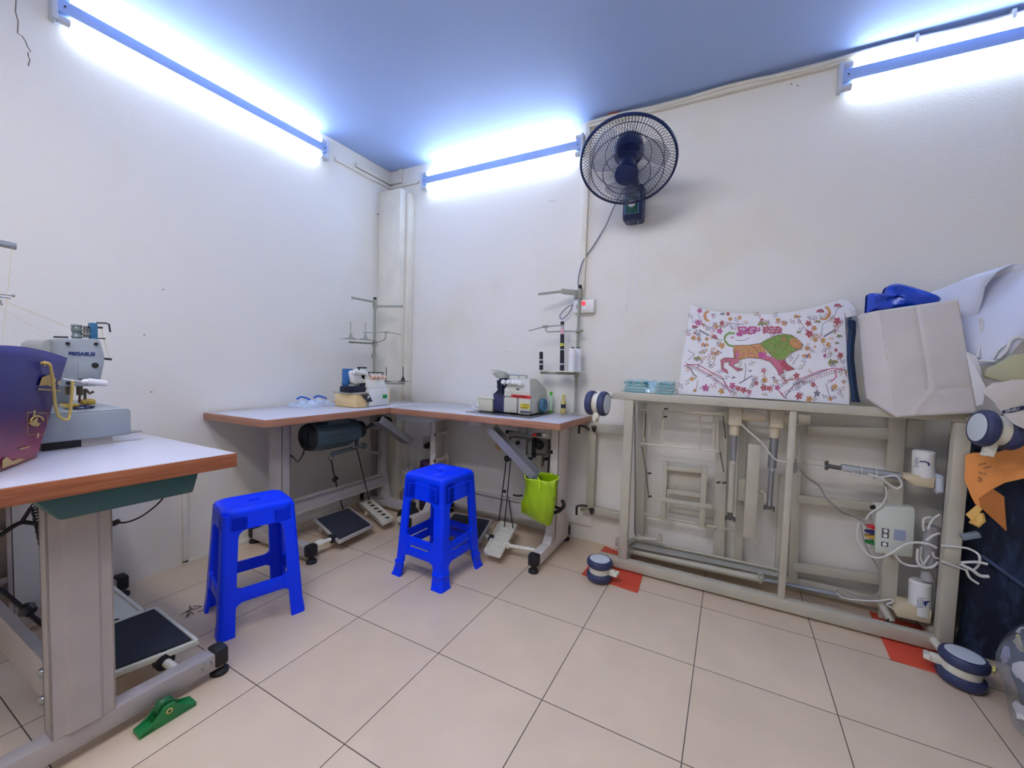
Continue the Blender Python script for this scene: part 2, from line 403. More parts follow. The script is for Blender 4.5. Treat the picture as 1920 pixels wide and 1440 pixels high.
# small double socket low on the back wall behind the stool
sk = thing('wall_socket', 'small grey socket box low on the back wall behind the table leg', 'socket', (-1.0, YB, .46))
m = MB(); m.box(-1.06, -.95, YB - .045, YB, .40, .49, .006); obj('box', m, GREYP, sk)
m = MB(); m.cyl((-1.0, YB - .04, .44), (-1.0, YB - .08, .43), .018); obj('plug', m, BLACKR, sk)

# ------------------------------------------------------------------ fluorescent fixtures
def fixture(a, b, n, label, lit=TUBE):
    """a, b: end points on the wall plane; n: wall normal"""
    a, b, n = V(a), V(b), V(n); d = (b - a).normalized(); z = n.cross(d).normalized()
    f = thing('fluorescent_fixture', label, 'light', (a + b) / 2, 'double tube wall lights')
    m = MB(); m.bar(a + n * .0215, b + n * .0215, .042, .05, up=z, bev=.003); obj('body', m, BLUEF, f)
    for e, s in ((a, 1), (b, -1)):
        m = MB()
        m.bar(e + n * .0235 - d * s * .012, e + n * .0235 + d * s * .004, .046, .118, up=z, bev=.004)
        for k in (-1, 1): m.cyl(e + n * .026 + z * k * .046 + d * s * .004, e + n * .026 + z * k * .046 + d * s * .038, .0145)
        obj('lampholder', m, mat('lampholder_grey', (190, 196, 206), .4), f)
        m = MB(); m.cyl(e + n * .047 + d * s * .022, e + n * .0425 + d * s * .022, .003, n=8); obj('screw', m, DSTEEL, f)
    for k in (-1, 1):
        m = MB(); m.cyl(a + n * .026 + z * k * .046 + d * .038, b + n * .026 + z * k * .046 - d * .038, .0145, n=14)
        obj('tube', m, lit, f)
    return f
pa, pb = ox((104, 30), XL + .03), ox((612, 288), XL + .03)
fixture((XL, pa.y, 2.315), (XL, pb.y, 2.315), (1, 0, 0), 'lit double tube light high on the left wall')
pa, pb = oy((793, 343), YB - .03), oy((1091, 279), YB - .03)
fixture((pa.x, YB, 2.283), (pb.x, YB, 2.283), (0, -1, 0), 'lit double tube light on the back wall left of the fan')
pa = oy((1577, 154), YB - .03)
fixture((pa.x, YB, 2.313), (pa.x + 1.22, YB, 2.313), (0, -1, 0), 'lit double tube light on the back wall right of the fan')
fixture((XL, -2.75, 2.315), (XL, -1.53, 2.315), (1, 0, 0), 'unseen double tube fill light added on the left wall behind the camera')  # out of view, added as fill from behind
fixture((-.5, -.8, ZC), (.72, -.8, ZC), (0, 0, -1), 'unseen double tube fill light added on the ceiling just behind the camera', FILLTUBE)  # this ceiling pair is added, unseen fill for floor and walls
fixture((-.5, -1.45, ZC), (.72, -1.45, ZC), (0, 0, -1), 'unseen double tube fill light added on the ceiling farther behind the camera', FILLTUBE)  # second of the added ceiling fill lights

# ------------------------------------------------------------------ wall fan
fan = thing('wall_fan', 'navy blue oscillating wall fan tilted steeply down on the back wall', 'fan', (.357, YB, 1.9))
FC = V((.389, .831, 1.972)); FA = V((.093, -.529, -.843)).normalized()
fu = FA.cross(V((0, 0, 1))).normalized(); fv = fu.cross(FA)
def fp(r, th, h): return FC + FA * h + (fu * math.cos(th) + fv * math.sin(th)) * r
def cage(name, sgn, dep, nw):
    m = MB()
    for k in range(nw):
        th = 2 * PI * k / nw
        pts = []
        for i in range(8):
            r = .045 + (.213 - .045) * i / 7
            pts.append(fp(r, th + sgn * .10 * (i / 7 - .5), sgn * dep * (1 - (i / 7) ** 2.2)))
        m.tube(pts, .0011, 4, caps=False)
    for r in (.105, .162): m.ring(FC + FA * sgn * dep * (1 - ((r - .045) / .168) ** 2.2), FA, r, .0018, 56, 5)
    obj(name, m, WIREB, fan)
cage('front_grille', 1, .085, 96); cage('rear_grille', -1, .075, 84)
m = MB(); m.ring(FC, FA, .214, .0055, 72, 8); m.ring(FC - FA * .006, FA, .2155, .005, 72, 8); obj('grille_rim', m, FANB, fan)
m = MB(); m.lathe([(.0, .098), (.03, .097), (.05, .092), (.053, .085), (.053, .074), (.0, .074)], FC, FA, 32, caps=False); obj('grille_cap', m, FANB, fan)
BLADE = mat('smoky_blue_blade', (150, 164, 200), .25, var=0, alpha=.26)
for k in range(3):
    m = MB(); t0 = 2 * PI * k / 3 + .42
    def bl(u, v, t0=t0):
        r = .035 + .15 * u
        w = (.32 + .62 * math.sin(min(1, u * 1.05) * PI * .72)) * (1 if u < .85 else math.sqrt(max(.02, 1 - ((u - .85) / .15) ** 2 * .8)))
        th = t0 + (v - .5) * w * 1.25 + u * .35
        return fp(r, th, .028 - .05 * (v - .5) - .01 * u)
    m.grid(bl, 14, 8); obj('blade', m, BLADE, fan, solid=.002)
m = MB(); m.lathe([(.0, .058), (.024, .057), (.034, .045), (.036, .0), (.0, .0)], FC, FA, 28, caps=False); obj('blade_hub', m, FANB, fan)
m = MB(); m.lathe([(.0, -.06), (.062, -.062), (.07, -.075), (.07, -.11), (.062, -.155), (.045, -.185), (.0, -.19)], FC, FA, 32, caps=False); obj('motor_housing', m, FANB, fan)
m = MB()
mc = FC - FA * .12
m.tube([mc + V((0, .02, -.02)), mc + V((-.008, .09, -.075)), V((.362, 1.07, 1.985)), V((.36, 1.10, 1.95))], [.036, .033, .033, .04], 16)
obj('swivel_neck', m, FANB, fan)
m = MB()
L0 = []
for (z, hw, y0) in ((1.806, .040, 1.135), (1.81, .047, 1.118), (1.822, .0505, 1.11), (1.965, .0505, 1.102), (1.985, .049, 1.105), (1.99, .044, 1.12)):
    L0.append([V((.357 - hw, YB, z)), V((.357 - hw, y0 + .012, z)), V((.357 - hw + .012, y0, z)), V((.357 + hw - .012, y0, z)), V((.357 + hw, y0 + .012, z)), V((.357 + hw, YB, z))])
m.loft(L0); br = obj('bracket', m, FANB, fan)
m = MB(); m.box(.357 - .034, .357 + .034, 1.0985, 1.109, 1.838, 1.958, .004); obj('control_panel', m, FANG, br, label='green control panel')
m = MB(); m.tube([(.323, 1.0975, 1.955), (.322, 1.0985, 1.836), (.392, 1.0985, 1.836), (.391, 1.0975, 1.955)], .0022, 6); obj('panel_trim', m, mat('silver_blue_trim', (130, 160, 210), .3), br)
m = MB(); m.lathe([(.0195, 0), (.018, .012), (.012, .016), (0, .0165)], (.357, 1.0985, 1.888), (0, -1, 0), 24); obj('knob', m, WHITEP, br, label='white speed knob')
for x, z in ((.335, 1.352), (.385, 1.46)):
    m = MB(); m.tube([(x, 1.14, 1.81), (x + .002, 1.14, (1.81 + z) / 2), (x + .004, 1.14, z + .02)], .0011, 5)
    m.lathe([(.002, .024), (.005, .014), (.0052, 0), (.003, -.003)], (x + .004, 1.14, z), (0, 0, 1), 12)
    obj('pull_cord', m, WHITEP, fan)
cp = [oy(FANc(*q), YB - .03) for q in ((560, 900), (440, 1100), (340, 1330))] + [oy(CS(*q), YB - .012) for q in ((330, 210), (220, 390), (130, 515))] + [oy(CS(*q), YB - .03) for q in ((75, 610), (35, 760), (25, 880))]
m = MB(); m.tube(smooth_pts(cp, 8), .0036, 8); obj('power_cord', m, CABLEG, fan)

# ================================================================== sewing tables
def quad_table(t, c, zt, wood, th=.036):
    c = [V((p[0], p[1], 0)) for p in c]
    m = MB(); m.prism([p + V((0, 0, zt - th)) for p in c], (0, 0, th), .0015)
    top = obj('tabletop', m, LAMW, t)
    m = MB(); n = len(c)
    for i in range(n):
        a, b = c[i], c[(i + 1) % n]; d = (b - a).normalized(); o = V((d.y, -d.x, 0))
        m.bar(a + o * .002 - d * .002 + V((0, 0, zt - th / 2 - .0005)), b + o * .002 + d * .002 + V((0, 0, zt - th / 2 - .0005)), .0045, th - .002, bev=.001)
    obj('edge_band', m, wood, top, label='brown wood-look edge band')
    m = MB(); m.prism([c[0].lerp(c[2], .03) + V((0, 0, zt - th - .003)), c[1].lerp(c[3], .03) + V((0, 0, zt - th - .003)), c[2].lerp(c[0], .03) + V((0, 0, zt - th - .003)), c[3].lerp(c[1], .03) + V((0, 0, zt - th - .003))], (0, 0, .003)); obj('underside', m, UNDER, top)
    return top
def leg(t, rear, front, s0, s1, th, out, zt, paint, gus=.05, cap=True):
    """rear/front: floor ends of the foot; s0, s1: post range along the foot; out: outward direction"""
    r, f = V((*rear, 0)), V((*front, 0)); d = (f - r).normalized(); L = (f - r).length; o = V((*out, 0)); z = V((0, 0, 1))
    m = MB()
    m.bar(r + z * .058, f + z * .058, .048, .054, bev=.004)
    w = .004
    a, b = r + d * s0, r + d * s1
    z0, z1 = .085, zt - .038
    # web with a raised middle panel on the outward side, flanges, rungs inside
    oc = o * (th / 2)
    prof = [a + oc, a + oc + d * (s1 - s0) * .2, a + oc + d * (s1 - s0) * .26 + o * .005, a + oc + d * (s1 - s0) * .74 + o * .005, a + oc + d * (s1 - s0) * .8, b + oc, b + oc - o * w, a + oc - o * w]
    m.prism([p + z * z0 for p in prof], z * (z1 - z0))
    for e, sg in ((a, 1), (b, -1)):
        q = [e + oc, e + d * sg * w + oc, e + d * sg * w - oc, e - oc]
        m.prism([p + z * z0 for p in q], z * (z1 - z0), .001)
        q = [e - oc, e + d * sg * .014 - oc, e + d * sg * .014 - oc + o * w, e - oc + o * w]
        m.prism([p + z * z0 for p in q], z * (z1 - z0))
    for k in range(3):
        zz = .22 + k * .17
        m.bar(a + z * zz - oc * .6, b + z * zz - oc * .6, .012, .02)
    if gus > 0:
        for e, sg in ((a, -1), (b, 1)):
            P = [e + z * .085, e + d * sg * gus + z * .085, e + d * sg * gus * .5 + z * .12, e + d * sg * gus * .2 + z * .17, e + z * .26]
            m.prism([p - oc * .9 for p in P], o * th * .9, .002)
    m.bar(a - d * .03 + z * (z1 + .002), b + d * .05 + z * (z1 + .002), .05, .006)
    lg = obj('leg', m, paint, t)
    if cap:
        for e, sg in ((r, -1), (f, 1)):
            m = MB(); m.bar(e - d * sg * .03 + z * .062, e + d * sg * .014 + z * .062, .054, .060, bev=.01)
            m.cyl(e + d * sg * (-.004) + z * .032, e + d * sg * (-.004) + z * .014, .012, n=12); m.lathe([(.026, 0), (.026, .01), (.016, .018)], e + d * sg * (-.004) + z * .001, n=20)
            obj('foot_cap', m, BLACKR, lg)
    return lg
def pedal(t, c, z0, th, paint, matted, name='pedal', tilt=0.0, ribs=0, inset=.09):
    """c: four floor-plan corners, first two at the rear"""
    zz = [z0 + tilt, z0 + tilt, z0 - tilt, z0 - tilt]
    P = [V((p[0], p[1], k)) for p, k in zip(c, zz)]
    m = MB(); m.prism([p - V((0, 0, th)) for p in P], (0, 0, th), .004)
    cen = sum(P, V((0, 0, 0))) / 4
    n = 4
    for i in range(4): m.bar(P[i].lerp(cen, .04), P[(i + 1) % 4].lerp(cen, .04), .012, .014, bev=.003)
    m.bar(P[0].lerp(P[3], .3) + V((0, 0, -th - .008)), P[1].lerp(P[2], .3) + V((0, 0, -th - .008)), .02, .016)
    for k in range(ribs):
        s = .2 + .6 * k / max(1, ribs - 1)
        a, b = P[0].lerp(P[3], s), P[1].lerp(P[2], s)
        m.bar(a.lerp(b, .25) + V((0, 0, .002)), a.lerp(b, .75) + V((0, 0, .002)), .01, .006, bev=.002)
    p_ = obj(name, m, paint, t)
    if matted:
        m = MB(); m.prism([p.lerp(cen, inset * 1.4) + V((0, 0, .003)) for p in P], (0, 0, .006), .002)
        obj('rubber_mat', m, mat('pedal_mat', (38, 42, 52), .85, bump=.3, bscale=200), p_, label='black rubber tread mat')
    return p_
Z = V((0, 0, 1))

# ---- table in the corner along the left wall
tA = thing('sewing_table', 'white-topped sewing table along the left wall reaching into the corner', 'table', (-1.2, .5, 0), 'industrial sewing tables')
quad_table(tA, [(-1.435, -.055), (-.985, -.02), (-.948, .64), (-.948, 1.04), (-1.435, 1.04)], .742, WOODE2)
lA = leg(tA, (-1.42, .175), (-.945, .187), .17, .275, .05, (0, -1), .742, GREYP)
leg(tA, (-1.40, .925), (-.95, .925), .09, .19, .075, (0, 1), .742, GREYP)
m = MB(); m.box(-1.215, -1.19, .2, .90, .176, .256, .003); m.box(-1.19, -1.175, .2, .90, .25, .256); m.box(-1.19, -1.175, .2, .9, .176, .182); obj('crossbeam', m, GREYP, tA)
pA = pedal(tA, [(-1.235, .405), (-1.225, .65), (-.928, .575), (-.915, .32)], .075, .012, GREYP, True, tilt=.014)
m = MB()
m.cyl((-.99, .19, .062), (-.975, .33, .065), .011); m.cyl((-.985, .235, .064), (-.982, .27, .064), .02); obj('pedal_axle', m, OFFW, tA)
m = MB(); m.lathe([(.014, 0), (.024, .003), (.024, .022), (.014, .025)], (-.978, .318, .066), (0.1, 1, 0), 16); obj('axle_collar', m, BLACKR, tA)
pA2 = pedal(tA, [(-1.237, .745), (-1.246, .845), (-.908, .712), (-.912, .625)], .075, .02, OFFW, False, ribs=0, tilt=.01)
m = MB()
for k in range(6):
    a = V((-1.2 + .052 * k, .775 - .02 * k, .088 - .0028 * k)); m.bar(a, a + V((.016, .018, 0)), .012, .004)
m.bar((-1.21, .735, .088), (-.95, .64, .068), .012, .004)
obj('tread_slot', m, BLACKR, pA2)
# clutch motor under the table
mo = MB(); mo.lathe([(.0, 0), (.06, 0), (.076, .012), (.078, .05), (.078, .25), (.066, .275), (.066, .30), (.03, .31), (0, .31)], (-1.1, .275, .605), (0, 1, 0.0), 32)
for k in range(14):
    a = 2 * PI * k / 14; mo.bar((-1.1 + .078 * math.cos(a), .33, .605 + .078 * math.sin(a)), (-1.1 + .078 * math.cos(a), .52, .605 + .078 * math.sin(a)), .006, .006)
mo.box(-1.15, -1.05, .36, .50, .66, .704, .006)
motA = obj('motor', mo, MOTORG, tA)
m = MB(); m.ring((-1.1, .272, .605), (0, 1, 0), .058, .014, 32, 10); m.ring((-1.1, .60, .605), (0, 1, 0), .04, .012, 28, 8); m.cyl((-1.1, .585, .605), (-1.1, .625, .605), .05); m.bar((-1.06, .60, .60), (-1.02, .70, .67), .02, .014); obj('pulley_guard', m, BLACKR, motA)
m = MB(); a = V((-1.06, .56, .535)); b = V((-1.06, .385, .50))
m.bar(a + V((0, 0, .05)), a - Z * .03, .016, .016); m.bar(a - Z * .025, b, .016, .022, bev=.003); m.cyl(a + V((.03, .05, -.02)), a - V((-.01, .05, .02)), .009, n=10); m.lathe([(.02, 0), (.008, .025)], a + V((.02, .03, -.02)), (0, 1, 0), 10)
m.ring(b - Z * .02, (1, 0, 0), .014, .004, 14, 6)
obj('clutch_lever', m, mat('lever_grey', (92, 100, 104), .4, .5), motA)
m = MB(); m.tube([b - Z * .03, V((-1.19, .515, .31)), V((-1.22, .60, .09))], .0045, 6); m.cyl((-1.19, .505, .30), (-1.19, .53, .315), .014, n=10); obj('pull_rod', m, DSTEEL, tA)
m = MB(); m.tube([a - Z * .03, V((-1.2, .79, .1))], .0035, 6); obj('pull_rod', m, DSTEEL, tA)
q = [ox(UA(110, 90), -1.12), ox(UA(105, 250), -1.1), ox(UA(60, 450), -1.1), ox(UA(-10, 560), -1.1), ox(UA(-60, 515), -1.12), ox(UA(-100, 480), -1.14)]
m = MB(); m.tube(smooth_pts(q, 6), .0045, 7); obj('motor_cord', m, CABLEK, tA)
# waste chute of that table
def chute(t, a, b, w, side, paint):
    a, b = V(a), V(b); d = (b - a).normalized(); s = V(side); u = s.cross(d).normalized()
    if u.z < 0: u = -u
    m = MB()
    m.bar(a, b, .003, w, up=s)
    for k in (-1, 1):
        p, q = a + s * k * w / 2 + u * .022, b + s * k * w / 2 + u * .016
        m.bar(p, q, .003, .044, up=u)
    m.bar(b + u * .0, b + d * .012, .003, w, up=s)
    return obj('waste_chute', m, mat('chute_grey_metal', (142, 144, 148), .4, .3), t)
a, b = ox(UA(930, 70), -.99), ox(UA(1330, 335), -.96)
chute(tA, a, b, .075, (1, 0, 0), GREYP)
m = MB(); q = ox(UA(1110, 40), -1.06); m.cyl((q.x - .06, q.y, q.z), (q.x + .05, q.y - .05, q.z), .02); m.cyl((q.x - .06, q.y, q.z + .0), (q.x - .10, q.y, q.z - .02), .012); obj('belt_pulley', m, BLACKR, tA)

# ---- right-hand table along the back wall
tB = thing('sewing_table', 'white-topped sewing table along the back wall with yellow-green bag below', 'table', (-.4, .95, 0), 'industrial sewing tables')
quad_table(tB, [(-.918, .69), (.137, .745), (.16, 1.172), (-.925, 1.172)], .745, WOODE2)
leg(tB, (.047, 1.135), (.047, .685), .075, .225, .05, (1, 0), .745, LEGP, gus=.07)
leg(tB, (-.80, 1.14), (-.80, .70), .06, .20, .05, (-1, 0), .745, LEGP, gus=.06)
m = MB(); m.box(-.78, .03, .995, 1.02, .132, .23, .003); m.box(-.78, .03, .98, .995, .224, .23); m.box(-.78, .03, .98, .995, .132, .138); obj('crossbeam', m, GREYP, tB)
pedal(tB, [(-.629, .942), (-.357, .967), (-.292, .728), (-.57, .705)], .07, .012, GREYP, True, tilt=.012)
pedal(tB, [(-.302, .96), (-.19, .96), (-.118, .64), (-.212, .64)], .075, .012, OFFW, False, tilt=.018, ribs=5)
m = MB(); m.cyl((.03, .79, .062), (-.16, .76, .062), .010); m.cyl((-.13, .763, .062), (-.16, .76, .062), .017); m.cyl((-.3, .80, .062), (-.2, .775, .062), .009); obj('pedal_axle', m, OFFW, tB)
m = MB(); m.lathe([(.014, 0), (.024, .003), (.024, .022), (.014, .025)], (-.24, .78, .063), (-1, -.1, 0), 16); obj('axle_collar', m, BLACKR, tB)
y1 = 1.0
def qb(u, v, y=y1): return oy(UB(u, v), y)
m = MB(); c = qb(735, 410); m.box(c.x - .05, c.x + .05, .96, 1.08, c.z - .05, c.z + .05, .006); m.cyl(V((c.x - .09, 1.02, c.z + .055)), V((c.x + .09, 1.02, c.z + .06)), .02); m.cyl(c + V((.0, .04, .06)), c + V((0, .04, .12)), .035)
c2 = qb(930, 430); m.cyl(c2 + V((-.05, 0, 0)), c2 + V((.05, .02, 0)), .05, .045, 28)
m.box(c2.x - .07, c2.x + .06, 1.0, 1.05, c2.z + .04, .70, .004)
motB = obj('motor', m, mat('motor_light_grey', (176, 178, 176), .4), tB)
m = MB(); m.ring(qb(890, 430, .97), (1, .35, 0), .05, .012, 32, 8); m.lathe([(.02, 0), (.026, .02), (.02, .03)], qb(965, 400, .96), (0, -1, 0), 14); m.cyl(qb(700, 375, .955), qb(700, 375, .955) + V((0, -.012, 0)), .012); m.cyl(qb(560, 250, 1.02), qb(760, 280, 1.02), .012, n=12); m.cyl(qb(600, 340, 1.02), qb(660, 330, 1.02), .012, n=12)
obj('motor_pulley', m, BLACKR, motB)
m = MB(); c = qb(935, 590, .97); m.box(c.x - .028, c.x + .028, .95, .99, c.z - .03, c.z + .035, .004); obj('clutch_bracket', m, mat('dull_beige_bracket', (150, 144, 130), .5), motB)
m = MB(); m.cyl(qb(565, 565), qb(870, 560), .009, n=10); m.cyl(qb(870, 560), qb(1040, 565), .009, n=10); m.cyl(qb(1010, 550), qb(1020, 585), .018, n=12); m.ring(qb(565, 565), (0, 1, 0), .014, .006, 16, 6); obj('clutch_lever', m, DSTEEL, motB)
swb = MB(); a, b = qb(860, 245, .93), qb(1085, 335, .93); swb.box(a.x, b.x, .92, .98, b.z, .706, .004); so = obj('motor_switch', swb, GREYP, tB)
for u0, u1, mm in ((872, 920, REDP), (925, 975, mat('dark_green_button', (20, 66, 62), .4)), (982, 1035, WHITEP)):
    m = MB(); p, q = qb(u0, 252, .92), qb(u1, 305, .92); m.box(p.x, q.x, .912, .921, q.z, p.z - .004, .002); obj('switch_button', m, mm, so)
m = MB(); m.tube(smooth_pts([qb(1060, 330, .96), qb(1065, 450, .97), qb(1058, 600, .98), qb(1050, 740, .98), qb(1045, 860, .99)], 5), .005, 7); m.tube(smooth_pts([qb(640, 990), qb(700, 1000), qb(745, 995)], 4), .006, 6); obj('motor_cord', m, CABLEK, tB)
for (p, q) in (((560, 575), (470, 1310)), ((610, 570), (535, 1370)), ((585, 1010), (640, 1390))):
    m = MB(); a, b = qb(*p), oz(UB(*q), .08) if q[1] < 1350 else oz(UB(*q), .085); m.tube([a, b], .0035, 6)
    if p[0] == 560: c = a.lerp(b, .5); m.cyl(c, c + V((.02, 0, 0)), .009, n=8)
    obj('pull_rod', m, DSTEEL, tB)
a, b = V((-.30, .80, .655)), V((-.018, .80, .438))
chute(tB, a, b, .06, (0, 1, 0), GREYP)
m = MB(); a, b = qb(425, 380, .9), qb(540, 470, .9); m.box(a.x, b.x, .9, .98, b.z, a.z + .02, .006); obj('oil_pan', m, mat('tan_pan', (176, 140, 100), .5), tB)
m = MB(); a = oy(S5(235, 210), .80); b = oy(S5(490, 262), .80); m.hexa([V((a.x + .01, .78, .655)), V((b.x - .03, .78, .665)), V((b.x - .03, 1.0, .665)), V((a.x + .01, 1.0, .655)), V((a.x, .77, .706)), V((b.x, .77, .706)), V((b.x, 1.02, .706)), V((a.x, 1.02, .706))], .004); obj('drawer', m, mat('pale_grey_drawer', (188, 196, 200), .4), tB)
m = MB(); c = oy(UB(200, 165), .80); m.lathe([(.0, 0), (.05, .004), (.055, .02), (.055, .03)], (c.x, .80, .678), n=24); obj('cup_holder', m, GREYP, tB)
m = MB(); m.tube(smooth_pts([oy(UB(1215, 1050), .84), oy(UB(1235, 1110), .83), oy(UB(1190, 1170), .83), oy(UB(1120, 1200), .84)], 5), .009, 8); m.tube([oy(UB(1135, 1130), .85), oy(UB(1195, 1150), .83)], .007, 8); obj('knee_lever', m, BLACKR, tB)

# ---- near table at the left edge
tC = thing('sewing_table', 'near sewing table at the left carrying the button machine and blue bag', 'table', (-.9, -.75, 0), 'industrial sewing tables')
quad_table(tC, [(-1.43, -1.03), (-.462, -1.03), (-.414, -.452), (-1.43, -.485)], .745, WOODE, .042)
LEGC = mat('shade_darkened_leg_paint', (170, 162, 160), .42)  # same leg paint, darkened so the shade on this table's legs is in the colour
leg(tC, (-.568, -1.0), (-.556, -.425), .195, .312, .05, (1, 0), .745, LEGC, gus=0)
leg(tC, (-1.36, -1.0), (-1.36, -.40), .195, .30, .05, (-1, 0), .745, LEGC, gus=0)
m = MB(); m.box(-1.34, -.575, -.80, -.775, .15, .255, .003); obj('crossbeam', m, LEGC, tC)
m = MB()
for z_ in (.165, .235): m.lathe([(.0, .012), (.008, .011), (.011, .006), (.011, 0)], (-.60, -.80, z_), (0, -1, 0), 12)
m.lathe([(.0, .006), (.011, .006), (.016, .002), (.016, 0)], (-.535, -.475, .06), (1, 0, 0), 20); obj('bolt', m, STEEL, tC)
pedal(tC, [(-.945, -.665), (-.92, -.455), (-.622, -.455), (-.672, -.655)], .105, .012, OFFW, True, tilt=.01)
m = MB(); m.cyl((-.57, -.53, .062), (-.69, -.54, .075), .012); obj('pedal_axle', m, OFFW, tC)
m = MB(); m.cyl((-1.0, -.55, .075), (-.9, -.55, .075), .014); obj('pedal_axle', m, OFFW, tC)
m = MB(); m.lathe([(.014, 0), (.026, .003), (.026, .024), (.014, .028)], (-.64, -.537, .072), (-1, -.05, 0.05), 16); obj('axle_collar', m, BLACKR, tC)
m = MB(); m.lathe([(.014, 0), (.026, .003), (.026, .024), (.014, .028)], (-.965, -.55, .075), (-1, -.05, 0.05), 16); obj('axle_collar', m, BLACKR, tC)
pedal(tC, [(-1.27, -.62), (-1.27, -.46), (-1.0, -.46), (-1.0, -.60)], .085, .012, OFFW, False, tilt=.008)
m = MB(); m.hexa([V((-.62, -.80, .645)), V((-.462, -.80, .645)), V((-.446, -.545, .645)), V((-.62, -.545, .645)), V((-.64, -.84, .702)), V((-.452, -.84, .702)), V((-.436, -.535, .702)), V((-.64, -.535, .702))], .006); obj('drawer', m, TEALP, tC, label='dark teal under-table drawer')
p0 = ox((262, 945), -.9)
q = [ox((205, 977), -1.0), ox((232, 980), -.98), ox((262, 970), -.95), ox((290, 950), -.9), ox((305, 935), -.86)]
m = MB(); m.tube(smooth_pts(q, 6), .003, 6); m.cyl(ox((211, 983), -1.0), ox((223, 977), -.99), .009, n=10); obj('switch_cord', m, CABLEK, tC)
m = MB(); a = ox((65, 950), -.8); b = ox((82, 1028), -.8)
for i in range(14):
    p = a.lerp(b, i / 14); m.ring(p, (1, .5 if i % 2 else -.8, .3), .008, .0022, 10, 5)
obj('chain', m, DSTEEL, tC)
m = MB(); m.tube([ox((0, 1105), -.8), ox((48, 1145), -.82), ox((84, 1175), -.84)], .006, 7); m.lathe([(.014, -.012), (.02, 0), (.014, .016)], ox((50, 1143), -.82), (1, .5, -.5), 10); obj('pull_rod', m, DSTEEL, tC)
m = MB(); m.tube(smooth_pts([ox((0, 1005), -.9), ox((20, 990), -.9), ox((40, 980), -.9), ox((60, 981), -.9), ox((82, 985), -.88)], 4), .006, 7); m.tube([ox((40, 980), -.9), ox((58, 952), -.9)], .005, 6); obj('motor_cord', m, CABLEK, tC)
m = MB(); m.lathe([(.0, 0), (.08, .0), (.09, .015), (.09, .2), (.07, .23), (0, .23)], (-1.02, -1.06, .58), (0, 1, 0), 28); m.box(-1.06, -.98, -1.0, -.9, .62, .70, .005); obj('motor', m, BLACKR, tC)

# ================================================================== machines
def hx(q, x, f=None): return ox(q, x)
# ---- button machine on the near table
pg = thing('button_sewing_machine', 'blue-grey button sewing machine on a box base behind the blue bag', 'sewing machine', (-.98, -.65, .745))
m = MB(); m.box(-1.16, -.835, -.74, -.60, .745, .768, .002); obj('plinth', m, mat('black_plinth', (26, 28, 36), .5), pg)
m = MB(); m.box(-1.16, -.833, -.60, -.59, .745, .768, .001); m.box(-.845, -.834, -.66, -.592, .745, .768, .001); obj('plinth_block', m, GREYP, pg)
m = MB(); m.box(-1.24, -.82, -.752, -.548, .768, .848, .006); m.box(-1.235, -.826, -.748, -.552, .848, .851, .001); bb = obj('base_box', m, MBLUE, pg)
m = MB(); m.prism([(-.87, -.553, .772), (-.85, -.52, .772), (-.84, -.515, .772), (-.825, -.52, .772), (-.815, -.55, .772)], (0, 0, .004), .001); obj('side_tab', m, STEEL, pg)
# arm with rounded back
m = MB(); L0 = []
for x, z0, z1, hw, r in ((-1.262, 1.0, 1.035, .03, .012), (-1.255, .97, 1.05, .045, .02), (-1.22, .955, 1.062, .052, .022), (-1.05, .955, 1.064, .055, .022), (-.995, .955, 1.064, .055, .02)):
    yc = -.640; lp = []
    for cyq, czq, a0 in ((hw - r, z1 - r, 0), (-(hw - r), z1 - r, 90), (-(hw - r), z0 + r, 180), (hw - r, z0 + r, 270)):
        for k in range(5):
            a = math.radians(a0 + k * 22.5); lp.append(V((x, yc + cyq + r * math.cos(a), czq + r * math.sin(a))))
    L0.append(lp)
m.loft(L0)
m.hexa([V((-1.25, -.69, .85)), V((-1.13, -.69, .85)), V((-1.13, -.595, .85)), V((-1.25, -.595, .85)), V((-1.25, -.688, .98)), V((-1.15, -.688, .98)), V((-1.15, -.596, .98)), V((-1.25, -.596, .98))], .01)
m.box(-1.25, -1.02, -.696, -.693, 1.024, 1.028)
arm = obj('arm', m, mat('arm_pale_grey', (164, 166, 164), .4), pg)
HX = -.90
face = [(452, 262), (478, 238), (815, 240), (848, 262), (888, 415), (884, 448), (830, 640), (828, 712), (470, 720), (452, 560)]
m = MB(); m.prism([ox(PGc(*q), HX) for q in face], (-.10, 0, 0), .006)
fp_ = [(620, 485), (860, 480), (815, 640), (620, 640)]
m.prism([ox(PGc(*q), HX) + V((.004, 0, 0)) for q in fp_], (-.01, 0, 0), .002)
head = obj('head', m, MBLUE, pg)
m = MB()
for q, r in (((513, 287), .0045), ((797, 293), .0045), ((785, 505), .008), ((518, 683), .005)): m.cyl(ox(PGc(*q), HX) + V((.006, 0, 0)), ox(PGc(*q), HX) - V((.004, 0, 0)), r, n=16)
obj('screw', m, BLACKR, head)
o0 = ox(PGc(522, 404), HX) + V((.0012, 0, 0)); o1 = ox(PGc(788, 401), HX)
tm = text_mesh('PEGASUS', 1.0, (0, 0, 0), (1, 0, 0), (0, 1, 0), .0, .02)
w_ = max(v.co.x for v in tm.bm.verts)
tm = text_mesh('PEGASUS', 1.0, (0, 0, 0), (1, 0, 0), (0, 1, 0), .02, .032)
sx = (o1.y - o0.y) / w_; sz = .0145
bmesh.ops.transform(tm.bm, verts=tm.bm.verts, matrix=Matrix(((0, 0, .03, o0.x), (sx, 0, 0, o0.y), (0, sz, 0, o0.z), (0, 0, 0, 1))))
obj('lettering', tm, DBLUE, head)
X_ = -.94
def px(u, v, x=X_): return ox(PGc(u, v), x)
